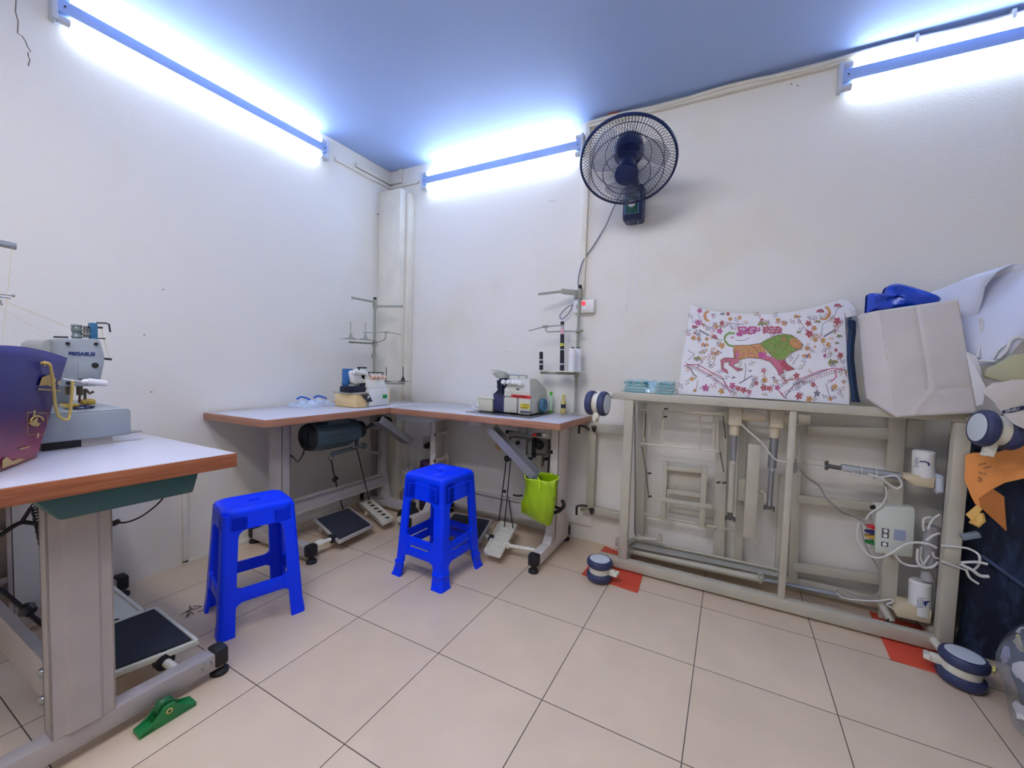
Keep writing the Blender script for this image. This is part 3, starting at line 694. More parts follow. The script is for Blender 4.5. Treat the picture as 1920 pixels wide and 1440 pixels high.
m = MB(); a = px(608, 225); m.lathe([(.011, 0), (.013, .006), (.0105, .012), (.0105, .02), (.0125, .022), (.0125, .030), (.011, .034), (.0125, .036), (.0125, .042), (0, .043)], (a.x, a.y, a.z - .004), n=20); obj('thread_tension', m, mat('dull_tension', (120, 132, 132), .35, .5), pg)
m = MB(); a, b = px(695, 230), px(695, 115); m.cyl(a, b, .0055, n=10); a, b = px(655, 195), px(665, 195); m.box(X_ - .01, X_ + .01, a.y, px(760, 200).y, px(700, 205).z, px(700, 185).z, .001); obj('tension_post', m, STEEL, pg)
m = MB(); a, b = px(735, 235), px(803, 85); m.box(X_ - .012, X_ + .012, a.y, b.y, a.z - .004, b.z, .002); obj('thread_guide_block', m, mat('teal_blue_block', (42, 98, 132), .4), pg)
for pts_, r_ in (([(805, 82), (900, 85), (930, 95), (942, 175)], .0025), ([(700, 124), (865, 130)], .0035), ([(800, 238), (895, 238)], .0022), ([(375, 222), (520, 226)], .003), ([(885, 440), (955, 448)], .004)):
    m = MB(); m.tube([px(*q) for q in pts_], r_, 6); obj('thread_hook', m, DSTEEL, pg)
m = MB(); m.tube([px(855, 135), px(880, 260), px(935, 430)], .0009, 4); m.tube([px(880, 240), px(935, 440)], .0009, 4); obj('thread', m, mat('pale_thread', (222, 214, 182), .7), pg)
m = MB(); m.tube([px(470, 640, -.88), px(560, 655, -.88), px(650, 670, -.88)], .002, 6); m.lathe([(.004, 0), (.008, .006), (.0085, .02)], px(650, 670, -.88), (0, 1, 0), 16)
a, b = px(715, 668, -.88), px(915, 688, -.88); m.tube([a, a.lerp(b, .05), a.lerp(b, .93), b], [.0095, .0105, .0095, .004], 18); obj('lifting_lever', m, mat('glossy_white', (226, 228, 232), .2), pg)
m = MB()
for (u0, u1, v0, v1) in ((485, 570, 730, 800), (603, 668, 728, 805)):
    a, b = px(u0, v1, -.93), px(u1, v0, -.93); m.cyl(V(((-.93), (a.y + b.y) / 2, a.z)), V((-.93, (a.y + b.y) / 2, b.z + .01)), abs(b.y - a.y) / 2, n=16)
m.cyl(px(690, 740, -.93), px(690, 860, -.93), .004, n=8); m.tube([px(700, 750, -.92), px(740, 790, -.92), px(775, 768, -.92)], .004, 6); m.tube([px(640, 800, -.93), px(630, 880, -.93)], .003, 6)
obj('needle_bar', m, mat('bronze_steel', (112, 104, 94), .35, .7), pg)
m = MB(); m.box(-.96, -.90, px(470, 900, -.93).y, px(600, 900, -.93).y, .857, .868, .002); m.box(-.95, -.91, px(650, 880, -.93).y, px(775, 880, -.93).y, .862, .878, .003); m.cyl(px(700, 870, -.9), px(770, 870, -.9), .009, n=12); obj('button_clamp', m, mat('brass', (206, 176, 84), .3, .9), pg)
m = MB(); m.prism([px(590, 945, -.9), px(620, 915, -.9), px(680, 905, -.9), px(730, 920, -.9), px(800, 910, -.9), px(780, 940, -.9)], (-.04, 0, 0), .002); m.ring((-.9, px(655, 930, -.9).y, .856), (0, 0, 1), .014, .0035, 20, 6); obj('presser_foot', m, mat('blued_steel', (52, 60, 92), .3, .6), pg)

# ---- overlock in the corner
oa = thing('overlock_machine', 'white overlock machine with yellowed side box in the corner', 'sewing machine', (-1.14, .68, .742))
def ax_(u, v, x=-1.05): return ox(MAc(u, v), x)
m = MB(); m.box(-1.235, -1.052, .545, .625, .744, .822, .004); obj('cloth_plate_box', m, YELC, oa)
m = MB(); m.box(-1.245, -1.046, .54, .68, .822, .832, .003); obj('cloth_plate', m, mat('worn_plate_grey', (172, 172, 164), .4, .3), oa)
m = MB(); m.box(-1.23, -1.05, .625, .66, .744, .82, .004); obj('lower_frame', m, mat('olive_grey_casting', (150, 152, 134), .45), oa)
zt_ = ax_(1230, 745).z; y0_, y1_ = ax_(1090, 1000).y, .80
m = MB(); m.prism([V((-1.045, y, z)) for y, z in ((.64, .745), (.80, .745), (.795, zt_ - .01), (.785, zt_), (y0_ - .02, zt_), (y0_ - .035, .83), (y0_ - .03, .79), (.64, .775))], (-.19, 0, 0), .005); obj('body', m, MCREAM, oa)
m = MB(); m.prism([V((-1.043, y, z)) for y, z in ((ax_(850, 905).y, .818), (y0_ - .03, .818), (y0_ - .022, .80), (y0_ - .006, .775), (ax_(980, 1000).y, .772))], (-.004, 0, 0)); obj('looper_recess', m, mat('recess_dark', (40, 44, 62), .5), oa)
m = MB(); m.box(-1.235, -1.052, .795, .815, .744, zt_ - .01, .004); obj('belt_cover', m, YELC, oa, label='yellowed cream belt cover')
m = MB(); m.box(-1.0455, -1.0435, ax_(1290, 920).y, ax_(1378, 920).y, ax_(1300, 965).z, ax_(1300, 888).z); obj('sticker', m, mat('green_sticker', (22, 142, 72), .5), oa, label='small green sticker')
zb = zt_; zu = ax_(1200, 560).z
m = MB(); m.hexa([V((-1.06, ax_(1010, 740).y, zb)), V((-1.05, .785, zb)), V((-1.18, .79, zb)), V((-1.18, ax_(1010, 740).y, zb)), V((-1.075, ax_(1020, 600).y, zu)), V((-1.07, ax_(1370, 600).y, zu)), V((-1.17, .78, zu)), V((-1.17, ax_(1020, 600).y, zu))], .006)
m.box(-1.17, -1.08, ax_(1020, 600).y, ax_(1340, 600).y, zu, zu + .03, .006)
up_ = obj('upper_frame', m, MCREAM, oa)
for u in (1100, 1180, 1255, 1350):
    m = MB(); c = ax_(u, 520, -1.06); m.lathe([(.012, 0), (.013, .006), (.009, .012), (.012, .018), (.0125, .026), (.008, .029), (0, .0295)], c - V((.02, 0, .012)), (.72, 0, .7), 18); obj('tension_knob', m, mat('peach_knob', (226, 190, 164), .4), oa)
m = MB(); a, b = ax_(1000, 590, -1.08), ax_(1320, 470, -1.08); t0 = ax_(1010, 425, -1.08); t1 = ax_(1310, 430, -1.08); m.tube([V((-1.08, t0.y + .015, zu)), t0, t1, V((-1.08, t1.y, zu + .02))], .0038, 8); obj('thread_rail', m, DSTEEL, oa)
def ah(u, v, x=-1.09): return ox(MAc(u, v), x)
m = MB(); m.prism([ah(655, 420), ah(700, 385), ah(960, 385), ah(1000, 440), ah(1030, 600), ah(900, 640), ah(740, 690), ah(700, 640)], (-.07, 0, 0), .008)
m.cyl(ah(700, 410, -1.08), ah(945, 445, -1.08), .012, n=14); m.prism([ah(850, 360), ah(970, 355), ah(1010, 600), ah(860, 560)], (-.06, 0, 0), .004); obj('head', m, MCREAM, oa)
m = MB(); m.prism([ah(575, 350, -1.12), ah(690, 350, -1.12), ah(640, 560, -1.12), ah(600, 700, -1.12), ah(570, 720, -1.12)], (-.05, 0, 0), .003); obj('eye_guard', m, mat('bright_blue_plate', (26, 96, 156), .35), oa, label='blue guard plate')
m = MB(); m.tube([ah(820, 365), ah(780, 325), ah(965, 328)], .005, 7); obj('lift_lever', m, DSTEEL, oa)
m = MB(); m.box(-1.16, -1.07, ah(575, 740).y, ah(900, 740).y, .832, ah(700, 715).z, .004); m.cyl(ah(930, 800), ah(930, 640), .012, n=12); m.cyl(ah(870, 780), ah(850, 650), .006, n=8); m.tube([ah(570, 700), ah(430, 655)], .0015, 5); obj('needle_mechanism', m, mat('dark_blued_parts', (34, 40, 60), .35, .5), oa)
m = MB(); m.prism([ax_(985, 905, -1.043), ax_(1035, 905, -1.043), ax_(1010, 960, -1.043), ax_(985, 975, -1.043)], (.002, 0, 0)); obj('latch', m, MGREY, oa)

# ---- overlock on the right table
ob_ = thing('overlock_machine', 'grey overlock machine with red and yellow labels on the right table', 'sewing machine', (-.25, .98, .745))
YFc = .872
def bx(u, v, y=YFc): return oy(MBc(u, v), y)
m = MB(); m.box(-.46, -.05, .80, 1.13, .7455, .748, .0005); obj('base_plate', m, mat('thin_steel_plate', (120, 120, 126), .3, .7), ob_)
zl = bx(300, 670, .86).z
m = MB(); m.box(-.415, -.318, .858, 1.08, .753, zl, .005); m.box(-.42, -.31, .853, 1.085, zl - .004, zl + .002, .001); obj('cloth_plate_box', m, mat('pale_olive_cover', (206, 206, 186), .42), ob_)
m = MB(); m.cyl((-.40, .87, .748), (-.40, .87, .754), .012); m.cyl((-.12, .89, .748), (-.12, .89, .754), .02); m.cyl((-.22, .885, .748), (-.22, .885, .754), .014); m.cyl((-.12, 1.07, .748), (-.12, 1.07, .754), .014); obj('rubber_foot', m, BLACKR, ob_)
zb = bx(900, 650).z
m = MB(); m.box(-.318, -.088, .89, 1.11, .754, zb, .005)
xa, xb = bx(650, 800).x, bx(905, 800).x; m.box(xa, xb, .868, .9, .756, bx(800, 655).z, .008)
m.box(xb + .006, -.088, .872, .9, .754, zb, .005)
m.box(-.095, -.078, 1.0, 1.14, .752, .80, .006)
obj('body', m, MGREY, ob_)
m = MB(); m.box(-.322, xa + .004, .872, .892, .756, zb + .012, .004); obj('looper_recess', m, mat('recess_navy', (50, 52, 92), .45), ob_)
zt2 = bx(950, 300, .93).z
m = MB()
xl2, xr2 = bx(660, 600).x, -.09
m.loft([[V((xl2, .872, zb)), V((xr2, .872, zb)), V((xr2, 1.11, zb)), V((xl2, 1.11, zb))],
        [V((xl2, .874, zb + .03)), V((xr2 - .002, .874, zb + .03)), V((xr2 - .002, 1.105, zb + .03)), V((xl2, 1.105, zb + .03))],
        [V((xl2 + .003, .905, zt2 - .03)), V((xr2 - .02, .905, zt2 - .03)), V((xr2 - .02, 1.06, zt2 - .03)), V((xl2 + .003, 1.06, zt2 - .03))],
        [V((xl2 + .008, .925, zt2)), V((xr2 - .03, .925, zt2)), V((xr2 - .03, 1.01, zt2)), V((xl2 + .008, 1.01, zt2))]])
up_ = obj('upper_frame', m, MGREY, ob_, angle=25)
for u, v in ((675, 385), (770, 385), (862, 390), (930, 395), (985, 412)):
    m = MB(); c = bx(u, v, .895); m.lathe([(.012, 0), (.014, .006), (.009, .011), (.013, .016), (.0135, .024), (.009, .028), (0, .0285)], c, (0, -.95, .3), 20); obj('tension_knob', m, WHITEP, ob_)
m = MB(); c = bx(920, 530, .884); m.lathe([(.012, 0), (.012, .004), (.009, .005), (0, .005)], c, (0, -.97, .2), 24); m.cyl(bx(710, 535, .883), bx(710, 535, .878), .0035, n=10); obj('badge', m, mat('dark_badge', (44, 52, 70), .35), ob_, label='round dark badge')
m = MB(); P = [bx(785, 625, .871), bx(800, 600, .871), bx(1150, 628, .871), bx(1172, 655, .871), bx(1150, 690, .871), bx(800, 658, .871)]
m.prism(P, (0, .004, 0)); rl = obj('label_plate', m, mat('red_label', (206, 56, 56), .4), ob_, label='red name plate')
m = MB()
for k in range(15):
    s = .13 + .047 * k; a = P[1].lerp(P[2], s); b = P[5].lerp(P[4], s); m.bar(a.lerp(b, .28) - V((0, .0008, 0)), a.lerp(b, .75) - V((0, .0008, 0)) + V(((.002 if k % 3 else -.002), 0, 0)), .0028, .001, up=(0, 1, 0))
obj('lettering', m, mat('label_ink', (60, 16, 20), .5), rl)
m = MB(); P = [bx(968, 770, .8715), bx(1140, 785, .8715), bx(1140, 880, .8715), bx(968, 868, .8715)]; m.prism(P, (0, .003, 0)); yl = obj('label_plate', m, mat('yellow_label', (214, 196, 60), .5), ob_, label='yellow warning label')
m = MB()
for i, (s0, s1, t) in enumerate(((.28, .95, .18), (.34, .46, .45), (.52, .6, .45), (.7, .92, .4), (.05, .9, .72), (.1, .8, .88))):
    a = P[0].lerp(P[3], t).lerp(P[1].lerp(P[2], t), s0); b = P[0].lerp(P[3], t).lerp(P[1].lerp(P[2], t), s1); m.bar(a - V((0, .0006, 0)), b - V((0, .0006, 0)), .001, .0022)
obj('lettering', m, mat('label_olive_ink', (96, 88, 30), .6), yl)
m = MB(); m.prism([bx(965, 908, .8715), bx(1175, 925, .8715), bx(1175, 968, .8715), bx(965, 950, .8715)], (0, .003, 0)); obj('label_plate', m, mat('slate_label', (92, 104, 118), .3, .5), ob_, label='slate serial plate')
m = MB(); c = ox(MBc(1365, 815), -.085); m.lathe([(.02, 0), (.036, .004), (.042, .008), (.042, .022), (.034, .027), (.026, .02), (0, .02)], (-.088, c.y, c.z), (1, 0, 0), 32); obj('handwheel', m, mat('teal_handwheel', (62, 112, 140), .35), ob_)
m = MB(); a, b = bx(742, 300, .93), bx(742, 232, .93); c, d = bx(1065, 240, .93), bx(1085, 300, .93); m.tube(smooth_pts([a - Z * .01, b, b + V((.01, 0, .002)), c, c + V((.006, 0, -.008)), d - Z * .01], 4), .0042, 8); m.tube([bx(930, 238, .93), bx(935, 300, .93)], .003, 6); obj('thread_rail', m, STEEL, ob_)
m = MB(); m.prism([bx(430, 215, .885), bx(470, 165, .885), bx(600, 165, .885), bx(640, 200, .885), bx(680, 290, .885), bx(600, 300, .885), bx(520, 300, .885)], (0, .06, 0), .004); m.tube([bx(410, 150, .87), bx(500, 142, .9), bx(610, 165, .92)], .0025, 6); obj('face_cover', m, mat('flip_cover_grey', (158, 162, 152), .4), ob_)
m = MB()
m.box(bx(520, 400).x, bx(655, 400).x, .89, .97, zb, bx(560, 300).z, .006)
for (p, q, r) in (((545, 330), (570, 640), .008), ((600, 340), (610, 640), .006), ((500, 580), (560, 520), .006), ((590, 610), (660, 600), .007), ((530, 460), (640, 420), .006)): m.cyl(bx(*p, .88), bx(*q, .876), r, n=10)
obj('needle_mechanism', m, mat('blued_parts', (52, 60, 84), .3, .6), ob_)
m = MB(); m.box(bx(495, 330).x, bx(540, 330).x, .885, .93, bx(500, 480).z, bx(500, 330).z, .003); m.box(bx(660, 450).x, bx(740, 450).x, .876, .90, bx(700, 590).z, bx(700, 490).z, .003); obj('cover_plate', m, MCREAM, ob_)

# ================================================================== thread stands
def stand_post(t, x, y, z0, z1, paint):
    m = MB(); m.cyl((x, y, z0), (x, y, z1), .0085, n=14); m.lathe([(.024, 0), (.024, .006), (.012, .012)], (x, y, z0), n=18); p = obj('pole', m, paint, t)
    m = MB(); m.cyl((x, y, z1 - .004), (x, y, z1 + .014), .0105, n=14); obj('pole_cap', m, BLACKR, p)
SPAINT = mat('stand_sage_grey', (150, 154, 142), .4)
def arm_bar(t, a, b, w=.014, name='guide_arm'):
    m = MB(); m.bar(a, b, .009, w, bev=.002); m.cyl(V(b) - V((0, 0, w * .7)), V(b) + V((0, 0, w * .7)), .004, n=8); m.cyl(V(a) - Z * .016, V(a) + Z * .016, .0135, n=14); return obj(name, m, SPAINT, t)
def spool_pin(t, p, h=.11, cone=True, dark=False):
    m = MB(); m.cyl(p, V(p) + Z * h, .0028, n=8); m.lathe([(.036, 0), (.036, .003), (.01, .005)], p, n=20)
    if cone: m.lathe([(.015, .004), (.010, .022), (.004, .036)], p, n=14)
    return obj('spool_pin', m, SPAINT if not dark else DSTEEL, t)
sa = thing('thread_stand', 'sage thread stand without spools behind the corner overlock', 'thread stand', (-1.3, .912, .742), 'thread stands')
def A3(u, v, x=-1.3): return ox(STA(u, v), x)
stand_post(sa, -1.3, .912, .742, A3(740, 215).z, SPAINT)
arm_bar(sa, (-1.3, .912, A3(740, 240).z), A3(515, 195))
def A4(u, v, y=.965): return oy(STA(u, v), y)
arm_bar(sa, (-1.3, .912, A3(740, 280).z), A4(1000, 280))
z_ = A3(740, 640).z
m = MB(); m.bar((-1.3, .92, z_), A3(490, 625), .02, .012, bev=.003); m.cyl((-1.3, .912, z_ - .02), (-1.3, .912, z_ + .015), .015, n=14); m.bar(A3(410, 590, -1.28), A3(740, 610, -1.28), .03, .003); obj('spool_tray', m, SPAINT, sa)
spool_pin(sa, A3(500, 590)); spool_pin(sa, A3(643, 600))
m = MB(); m.tube([V((-1.29, .912, z_ + .005)), A4(820, 605, .94), A4(835, 590, .945), A4(840, 530, .945)], .004, 7); m.tube([A4(620, 535, .86), A4(850, 525, .945), A4(990, 552, .98)], .0032, 7); m.cyl(A4(825, 528, .94), A4(870, 528, .95), .007, n=8); obj('guide_rod', m, SPAINT, sa)
m = MB(); zz = A3(740, 760).z; m.cyl((-1.3, .912, zz - .014), (-1.3, .912, zz + .02), .013, n=12); m.cyl((-1.3, .912, zz), (-1.3, .888, zz), .004, n=8); m.cyl((-1.3, .912, zz + .015), (-1.3, .888, zz + .015), .004, n=8); obj('collar', m, SPAINT, sa)
zl_ = A4(930, 1025, .97)
m = MB(); m.bar((-1.3, .912, zl_.z), A4(1020, 1025, .97), .024, .014, bev=.004); m.bar(A4(850, 1002, .99), A4(1075, 1004, .99), .03, .0025); obj('spool_tray', m, SPAINT, sa)
spool_pin(sa, A4(843, 1005, .96), .10, False, True); spool_pin(sa, A4(1005, 1005, .97), .10, True, True)
m = MB()
for a, b in (((645, 235), (645, 460)), ((850, 300), (850, 520)), ((985, 290), (985, 560)), ((985, 560), (985, 850)), ((850, 330), (885, 460)), ((845, 530), (843, 850))): m.tube([(A3(*q) if q[0] < 740 else A4(*q)) for q in (a, b)], .0007, 4)
obj('thread', m, mat('cream_thread', (226, 214, 180), .8), sa)

sb = thing('thread_stand', 'sage thread stand holding black and white spools by the switch box', 'thread stand', (.055, 1.14, .745), 'thread stands')
def B3(u, v, y=1.14): return oy(STB(u, v), y)
bxp = B3(1075, 600).x
stand_post(sb, bxp, 1.14, .745, B3(1075, 190).z, SPAINT)
p0 = V((bxp, 1.14, B3(1075, 240).z)); p1 = B3(935, 222, 1.09); p2 = B3(715, 248, 1.04)
m = MB(); m.bar(p0, p1, .014, .03, bev=.003); m.bar(p1, p2, .008, .014, bev=.002); m.cyl(p1 - Z * .014, p1 + Z * .014, .008, n=10); m.cyl(p0 - Z * .03, p0 + Z * .022, .014, n=14); m.cyl(p0 + V((-.02, -.02, -.03)), p0 + V((-.02, -.02, .01)), .006, n=8); obj('guide_arm', m, SPAINT, sb)
m = MB(); zz = B3(1075, 585).z; m.tube([V((bxp + .03, 1.13, zz)), V((bxp - .05, 1.1, zz)), B3(800, 587, 1.06), B3(785, 575, 1.06), B3(785, 545, 1.06)], .0042, 7); m.tube([B3(630, 577, 1.04), B3(770, 540, 1.05), B3(950, 525, 1.08)], .0035, 7); m.cyl(B3(755, 540, 1.05), B3(800, 536, 1.05), .008, n=8); m.cyl((bxp, 1.14, zz - .012), (bxp, 1.14, zz + .012), .014, n=12); m.cyl((bxp, 1.12, zz), (bxp + .035, 1.12, zz + .004), .006, n=8); obj('guide_rod', m, SPAINT, sb)
zt3 = B3(1075, 965).z
m = MB(); e = B3(735, 960, 1.07); m.bar((bxp, 1.13, zt3), (e.x, 1.07, zt3), .024, .014, bev=.004); m.cyl((bxp, 1.14, zt3 - .02), (bxp, 1.14, zt3 + .02), .015, n=14); m.cyl((bxp - .04, 1.11, zt3 - .002), (bxp - .04, 1.09, zt3 - .002), .005, n=8); obj('spool_tray', m, SPAINT, sb)
dz = zt3 + .012
for (x, y) in ((e.x + .005, 1.07), (B3(930, 920, 1.09).x, 1.09), (B3(1020, 915, 1.05).x, 1.05), (B3(1070, 915, 1.11).x, 1.11)):
    m = MB(); m.cyl((x, y, dz - .006), (x, y, dz + .07), .003, n=8); m.lathe([(.044, .0), (.044, .003), (.01, .004)], (x, y, dz), n=28); obj('spool_disc', m, mat('spool_disc_cream', (224, 222, 208), .4), sb)
def spool(name, lab, x, y, h, r0, r1, mt, bands=(), capm=None, tilt=0.0, grp='thread spools on the stand'):
    t = thing(name, lab, 'spool', (x, y, dz + .0035), grp)
    A = V((tilt, 0, 1)).normalized(); base = V((x, y, dz + .0035))
    m = MB(); m.lathe([(r0 * .7, 0), (r0, .002), (r1, h - .003), (r1 * .8, h)], base, A, 22); obj('thread_winding', m, mt, t)
    for (a, b, bm_) in bands:
        m = MB(); f = lambda k: r0 + (r1 - r0) * k; m.lathe([(f(a) + .0007, a * h), (f(b) + .0007, b * h)], base, A, 22); obj('band', m, bm_, t)
    if capm:
        m = MB(); m.lathe([(r1 * .5, 0), (r1 * .55, .006), (r1 * .3, .0065)], base + A * h, A, 18); obj('tube_end', m, capm, t)
    return t
BLK = mat('black_thread', (22, 26, 40), .7, bump=.3, bscale=400); WHT = mat('white_thread', (232, 234, 240), .6, bump=.15, bscale=400)
SLV = mat('silver_band', (196, 200, 208), .3, .5); YB_ = mat('yellow_band', (206, 200, 84), .5); PKB = mat('pink_white_label', (226, 176, 186), .5)
hz = lambda v, y: B3(1000, v, y).z - dz - .0035
spool('thread_spool', 'short black spool with silver band alone at the left of the stand', e.x + .005, 1.07, hz(770, 1.07), .0115, .0105, BLK, ((.28, .36, SLV), (.52, .6, SLV)), tilt=-.04)
hh = hz(492, 1.09)
spool('thread_spool', 'tall stacked black spool with pink label at its top', B3(930, 920, 1.09).x, 1.09, hh, .0125, .0105, BLK, ((.12, .15, SLV), (.42, .44, SLV), (.50, .56, YB_), (.74, .86, PKB), (.86, .91, SLV)), tilt=-.03)
spool('thread_spool', 'white spool in front beside the black stack', B3(1020, 915, 1.05).x, 1.05, hz(735, 1.05), .0205, .0185, WHT, capm=BLACKR)
spool('thread_spool', 'white spool behind against the stand pole', B3(1070, 915, 1.11).x, 1.11, hz(735, 1.11), .0205, .0185, WHT, capm=BLACKR)

s_c = thing('thread_stand', 'thread stand at the left picture edge above the blue bag', 'thread stand', (-1.12, -.93, .745), 'thread stands')
stand_post(s_c, -1.12, -.93, .745, 1.42, STEEL)
e = ox((31, 463), -1.12); m = MB(); m.bar((-1.12, -.93, e.z + .014), e, .01, .02, bev=.002); m.cyl(ox((24, 462), -1.12) + V((.006, 0, 0)), ox((24, 462), -1.12) - V((.006, 0, 0)), .005, n=10); obj('guide_arm', m, STEEL, s_c)
e = ox((25, 554), -1.12); m = MB(); m.cyl((-1.12, -.93, e.z + .005), e, .0028, n=8); m.cyl((-1.10, -.93, e.z - .002), ox((20, 559), -1.10), .0028, n=8); m.lathe([(.005, -.003), (.005, .003)], e, (0, 1, 0), 10); m.tube([ox((0, 562), -1.12), ox((4, 573), -1.12)], .0025, 6); obj('guide_rod', m, STEEL, s_c)
m = MB()
for pts in ([(22, 464), (14, 552), (4, 640)], [(0, 560), (20, 570), (80, 592), (135, 617)], [(10, 563), (60, 587), (135, 616)], [(0, 575), (60, 610), (95, 623), (120, 627)]): m.tube(smooth_pts([ox(q, -1.1) for q in pts], 4), .0007, 4)
obj('thread', m, mat('cream_thread', (226, 214, 180), .8), s_c)

# ================================================================== plastic stools
def rrect(hx_, hy_, r, n=12):
    out = []
    for cx, cy, a0 in ((hx_ - r, hy_ - r, 0), (-(hx_ - r), hy_ - r, 90), (-(hx_ - r), -(hy_ - r), 180), (hx_ - r, -(hy_ - r), 270)):
        for k in range(n):
            a = math.radians(a0 + 90 * k / (n - 1)); out.append((cx + r * math.cos(a), cy + r * math.sin(a)))
    return out
def stool(label, cx, cy, rot, h, top, base, style):
    t = thing('plastic_stool', label, 'stool', (cx, cy, 0), 'blue plastic stools')
    Mx = Matrix.Translation((cx, cy, 0)) @ Matrix.Rotation(rot, 4, 'Z')
    W = lambda x, y, z: Mx @ V((x, y, z))
    tx, ty, bx_, by_ = top[0] / 2, top[1] / 2, base[0] / 2, base[1] / 2
    hxz = lambda z: bx_ + (tx - bx_) * z / h
    hyz = lambda z: by_ + (ty - by_) * z / h
    # seat slab with rolled edge and a slot
    m = MB(); loops = []
    rc = .035 if style == 1 else .03
    for ins, z in ((.004, h - .045), (.0, h - .022), (.0, h - .012), (.004, h - .004), (.012, h), (.02, h), (.03, h - .0015)):
        loops.append([W(x, y, z) for x, y in rrect(hxz(z) - ins + .001, hyz(z) - ins + .001, rc)])
    ns = len(loops[0])
    for s in (.7, .4):
        loops.append([W(x * s, y * s, h - .0015) for x, y in rrect(tx - .03, ty - .03, rc * .8)])
    slot = [W(x, y, h - .0015) for x, y in (rrect(.020, .0065, .006) if style == 1 else rrect(.012, .010, .006))]
    slot2 = [W(x, y, h - .03) for x, y in (rrect(.020, .0065, .006) if style == 1 else rrect(.012, .010, .006))]
    loops += [slot, slot2]
    m.loft(loops, caps=False)
    if style == 2:
        for R in (.035, .048, .061, .074, .087): m.ring(W(0, 0, h - .0016), (0, 0, 1), R, .0016, 48, 6)
    # apron panels below the seat
    za = h - (.075 if style == 1 else .115)
    for k in range(4):
        L = (lambda s, z: W(s * (hxz(z) - .01), -hyz(z), z)) if k == 0 else (lambda s, z: W(s * (hxz(z) - .01), hyz(z), z)) if k == 1 else (lambda s, z: W(-hxz(z), s * (hyz(z) - .01), z)) if k == 2 else (lambda s, z: W(hxz(z), s * (hyz(z) - .01), z))
        nrm = Mx.to_3x3() @ V(((0, 1, 0), (0, -1, 0), (1, 0, 0), (-1, 0, 0))[k])
        m.prism([L(-.9, za), L(.9, za), L(.9, h - .014), L(-.9, h - .014)], nrm * .006)
        if style == 2: m.tube(smooth_pts([L(-.74, za + .01) - nrm * .0006, L(-.72, h - .058) - nrm * .0006, L(-.62, h - .046) - nrm * .0006, L(.62, h - .046) - nrm * .0006, L(.72, h - .058) - nrm * .0006, L(.74, za + .01) - nrm * .0006], 5), .0022, 6)
    obj('seat', m, STOOLB, t, angle=40)
    a0 = .05 if style == 1 else .052
    zr0, zr1 = (.114, .165) if style == 1 else (.108, .198)
    fl = .028
    def arm(z):
        a = a0
        if z > za: a = a0 + fl
        elif z > za - fl: a = a0 + fl - math.sqrt(max(0, fl * fl - (z - (za - fl)) ** 2))
        for z_, sg in ((zr1, 1), (zr0, -1)):
            d = (z - z_) * sg
            if 0 <= d < .016: a = max(a, a0 + .016 - math.sqrt(max(0, .016 ** 2 - (.016 - d) ** 2)))
        if zr0 <= z <= zr1: a = max(a, a0 + .016)
        return a
    th = .012
    zs = sorted(set([0, .004, .01, .055, .06, .065, .07, zr0 - .016, zr0 - .010, zr0 - .004, zr0, zr1, zr1 + .004, zr1 + .010, zr1 + .016, za - fl, za - fl * .6, za - fl * .3, za - fl * .1, za, za + .02, h - .016]))
    for sx in (-1, 1):
        for sy in (-1, 1):
            m = MB(); loops = []
            for z in zs:
                X, Y, a = hxz(z), hyz(z), arm(z); r = .016
                o = 0
                if style == 2 and z <= .07: o = {0: .012, .004: .012, .01: .008, .055: .002, .06: .006, .065: .006}.get(round(z, 3), 0)
                elif style == 1 and z <= .01: o = .003
                X += o; Y += o; a += o
                lp = [(X - a, Y)]
                for k in range(6):
                    q = math.radians(90 - 18 * k); lp.append((X - r + r * math.cos(q), Y - r + r * math.sin(q)))
                lp += [(X, Y - a), (X - th, Y - a), (X - th, Y - th - .012), (X - th - .012, Y - th), (X - a, Y - th)]
                lp = [W(sx * x, sy * y, z) for x, y in lp]
                loops.append(lp if sx * sy > 0 else lp[::-1])
            m.loft(loops); obj('leg', m, STOOLB, t, angle=50)
    rails = [(zr0, zr1)] if style == 1 else [(zr0, .150), (.158, zr1)]
    for k in range(4):
        m = MB()
        for z0, z1 in rails:
            for e in (0, 1): pass
            P = []
            for z in (z0, z1):
                X, Y = hxz(z) - .003, hyz(z) - .003; q = .045
                if k < 2:
                    s = -1 if k == 0 else 1
                    P += [W(-(X - q), s * Y, z), W(X - q, s * Y, z), W(X - q, s * (Y - .008), z), W(-(X - q), s * (Y - .008), z)]
                else:
                    s = -1 if k == 2 else 1
                    P += [W(s * X, -(Y - q), z), W(s * X, Y - q, z), W(s * (X - .008), Y - q, z), W(s * (X - .008), -(Y - q), z)]
            m.hexa(P, .0025)
        if style == 2:
            zc = (rails[0][0] + rails[1][1]) / 2; X, Y = hxz(zc) - .003, hyz(zc) - .003
            for s in (-.62, .62):
                z0, z1 = .148, .16
                if k < 2: c = W(s * X, (-1 if k == 0 else 1) * (Y - .004), .154)
                else: c = W((-1 if k == 2 else 1) * (X - .004), s * Y, .154)
                d = Mx.to_3x3() @ (V((1, 0, 0)) if k < 2 else V((0, 1, 0)))
                m.bar(c - d * .022, c + d * .022, .007, .012)
        r_ = obj('stretcher', m, STOOLB, t)
        if style == 2 and k == 3:
            m = MB(); z = .135
            for dz_ in (-.006, .006): m.bar(W(hxz(z) - .0025, .0 - .004, z + dz_), W(hxz(z) - .0025, .004, z + dz_), .0012, .007)
            obj('sticker', m, WHITEP, r_, label='tiny white sticker')
    return t
stool('blue plastic stool with plain rounded seat nearer to the near table', -.800, -.178, math.radians(73.5), .455, (.242, .198), (.292, .286), 1)
stool('taller blue plastic stool with ringed seat in front of the right table', -.372, .470, math.radians(87), .495, (.242, .242), (.305, .30), 2)

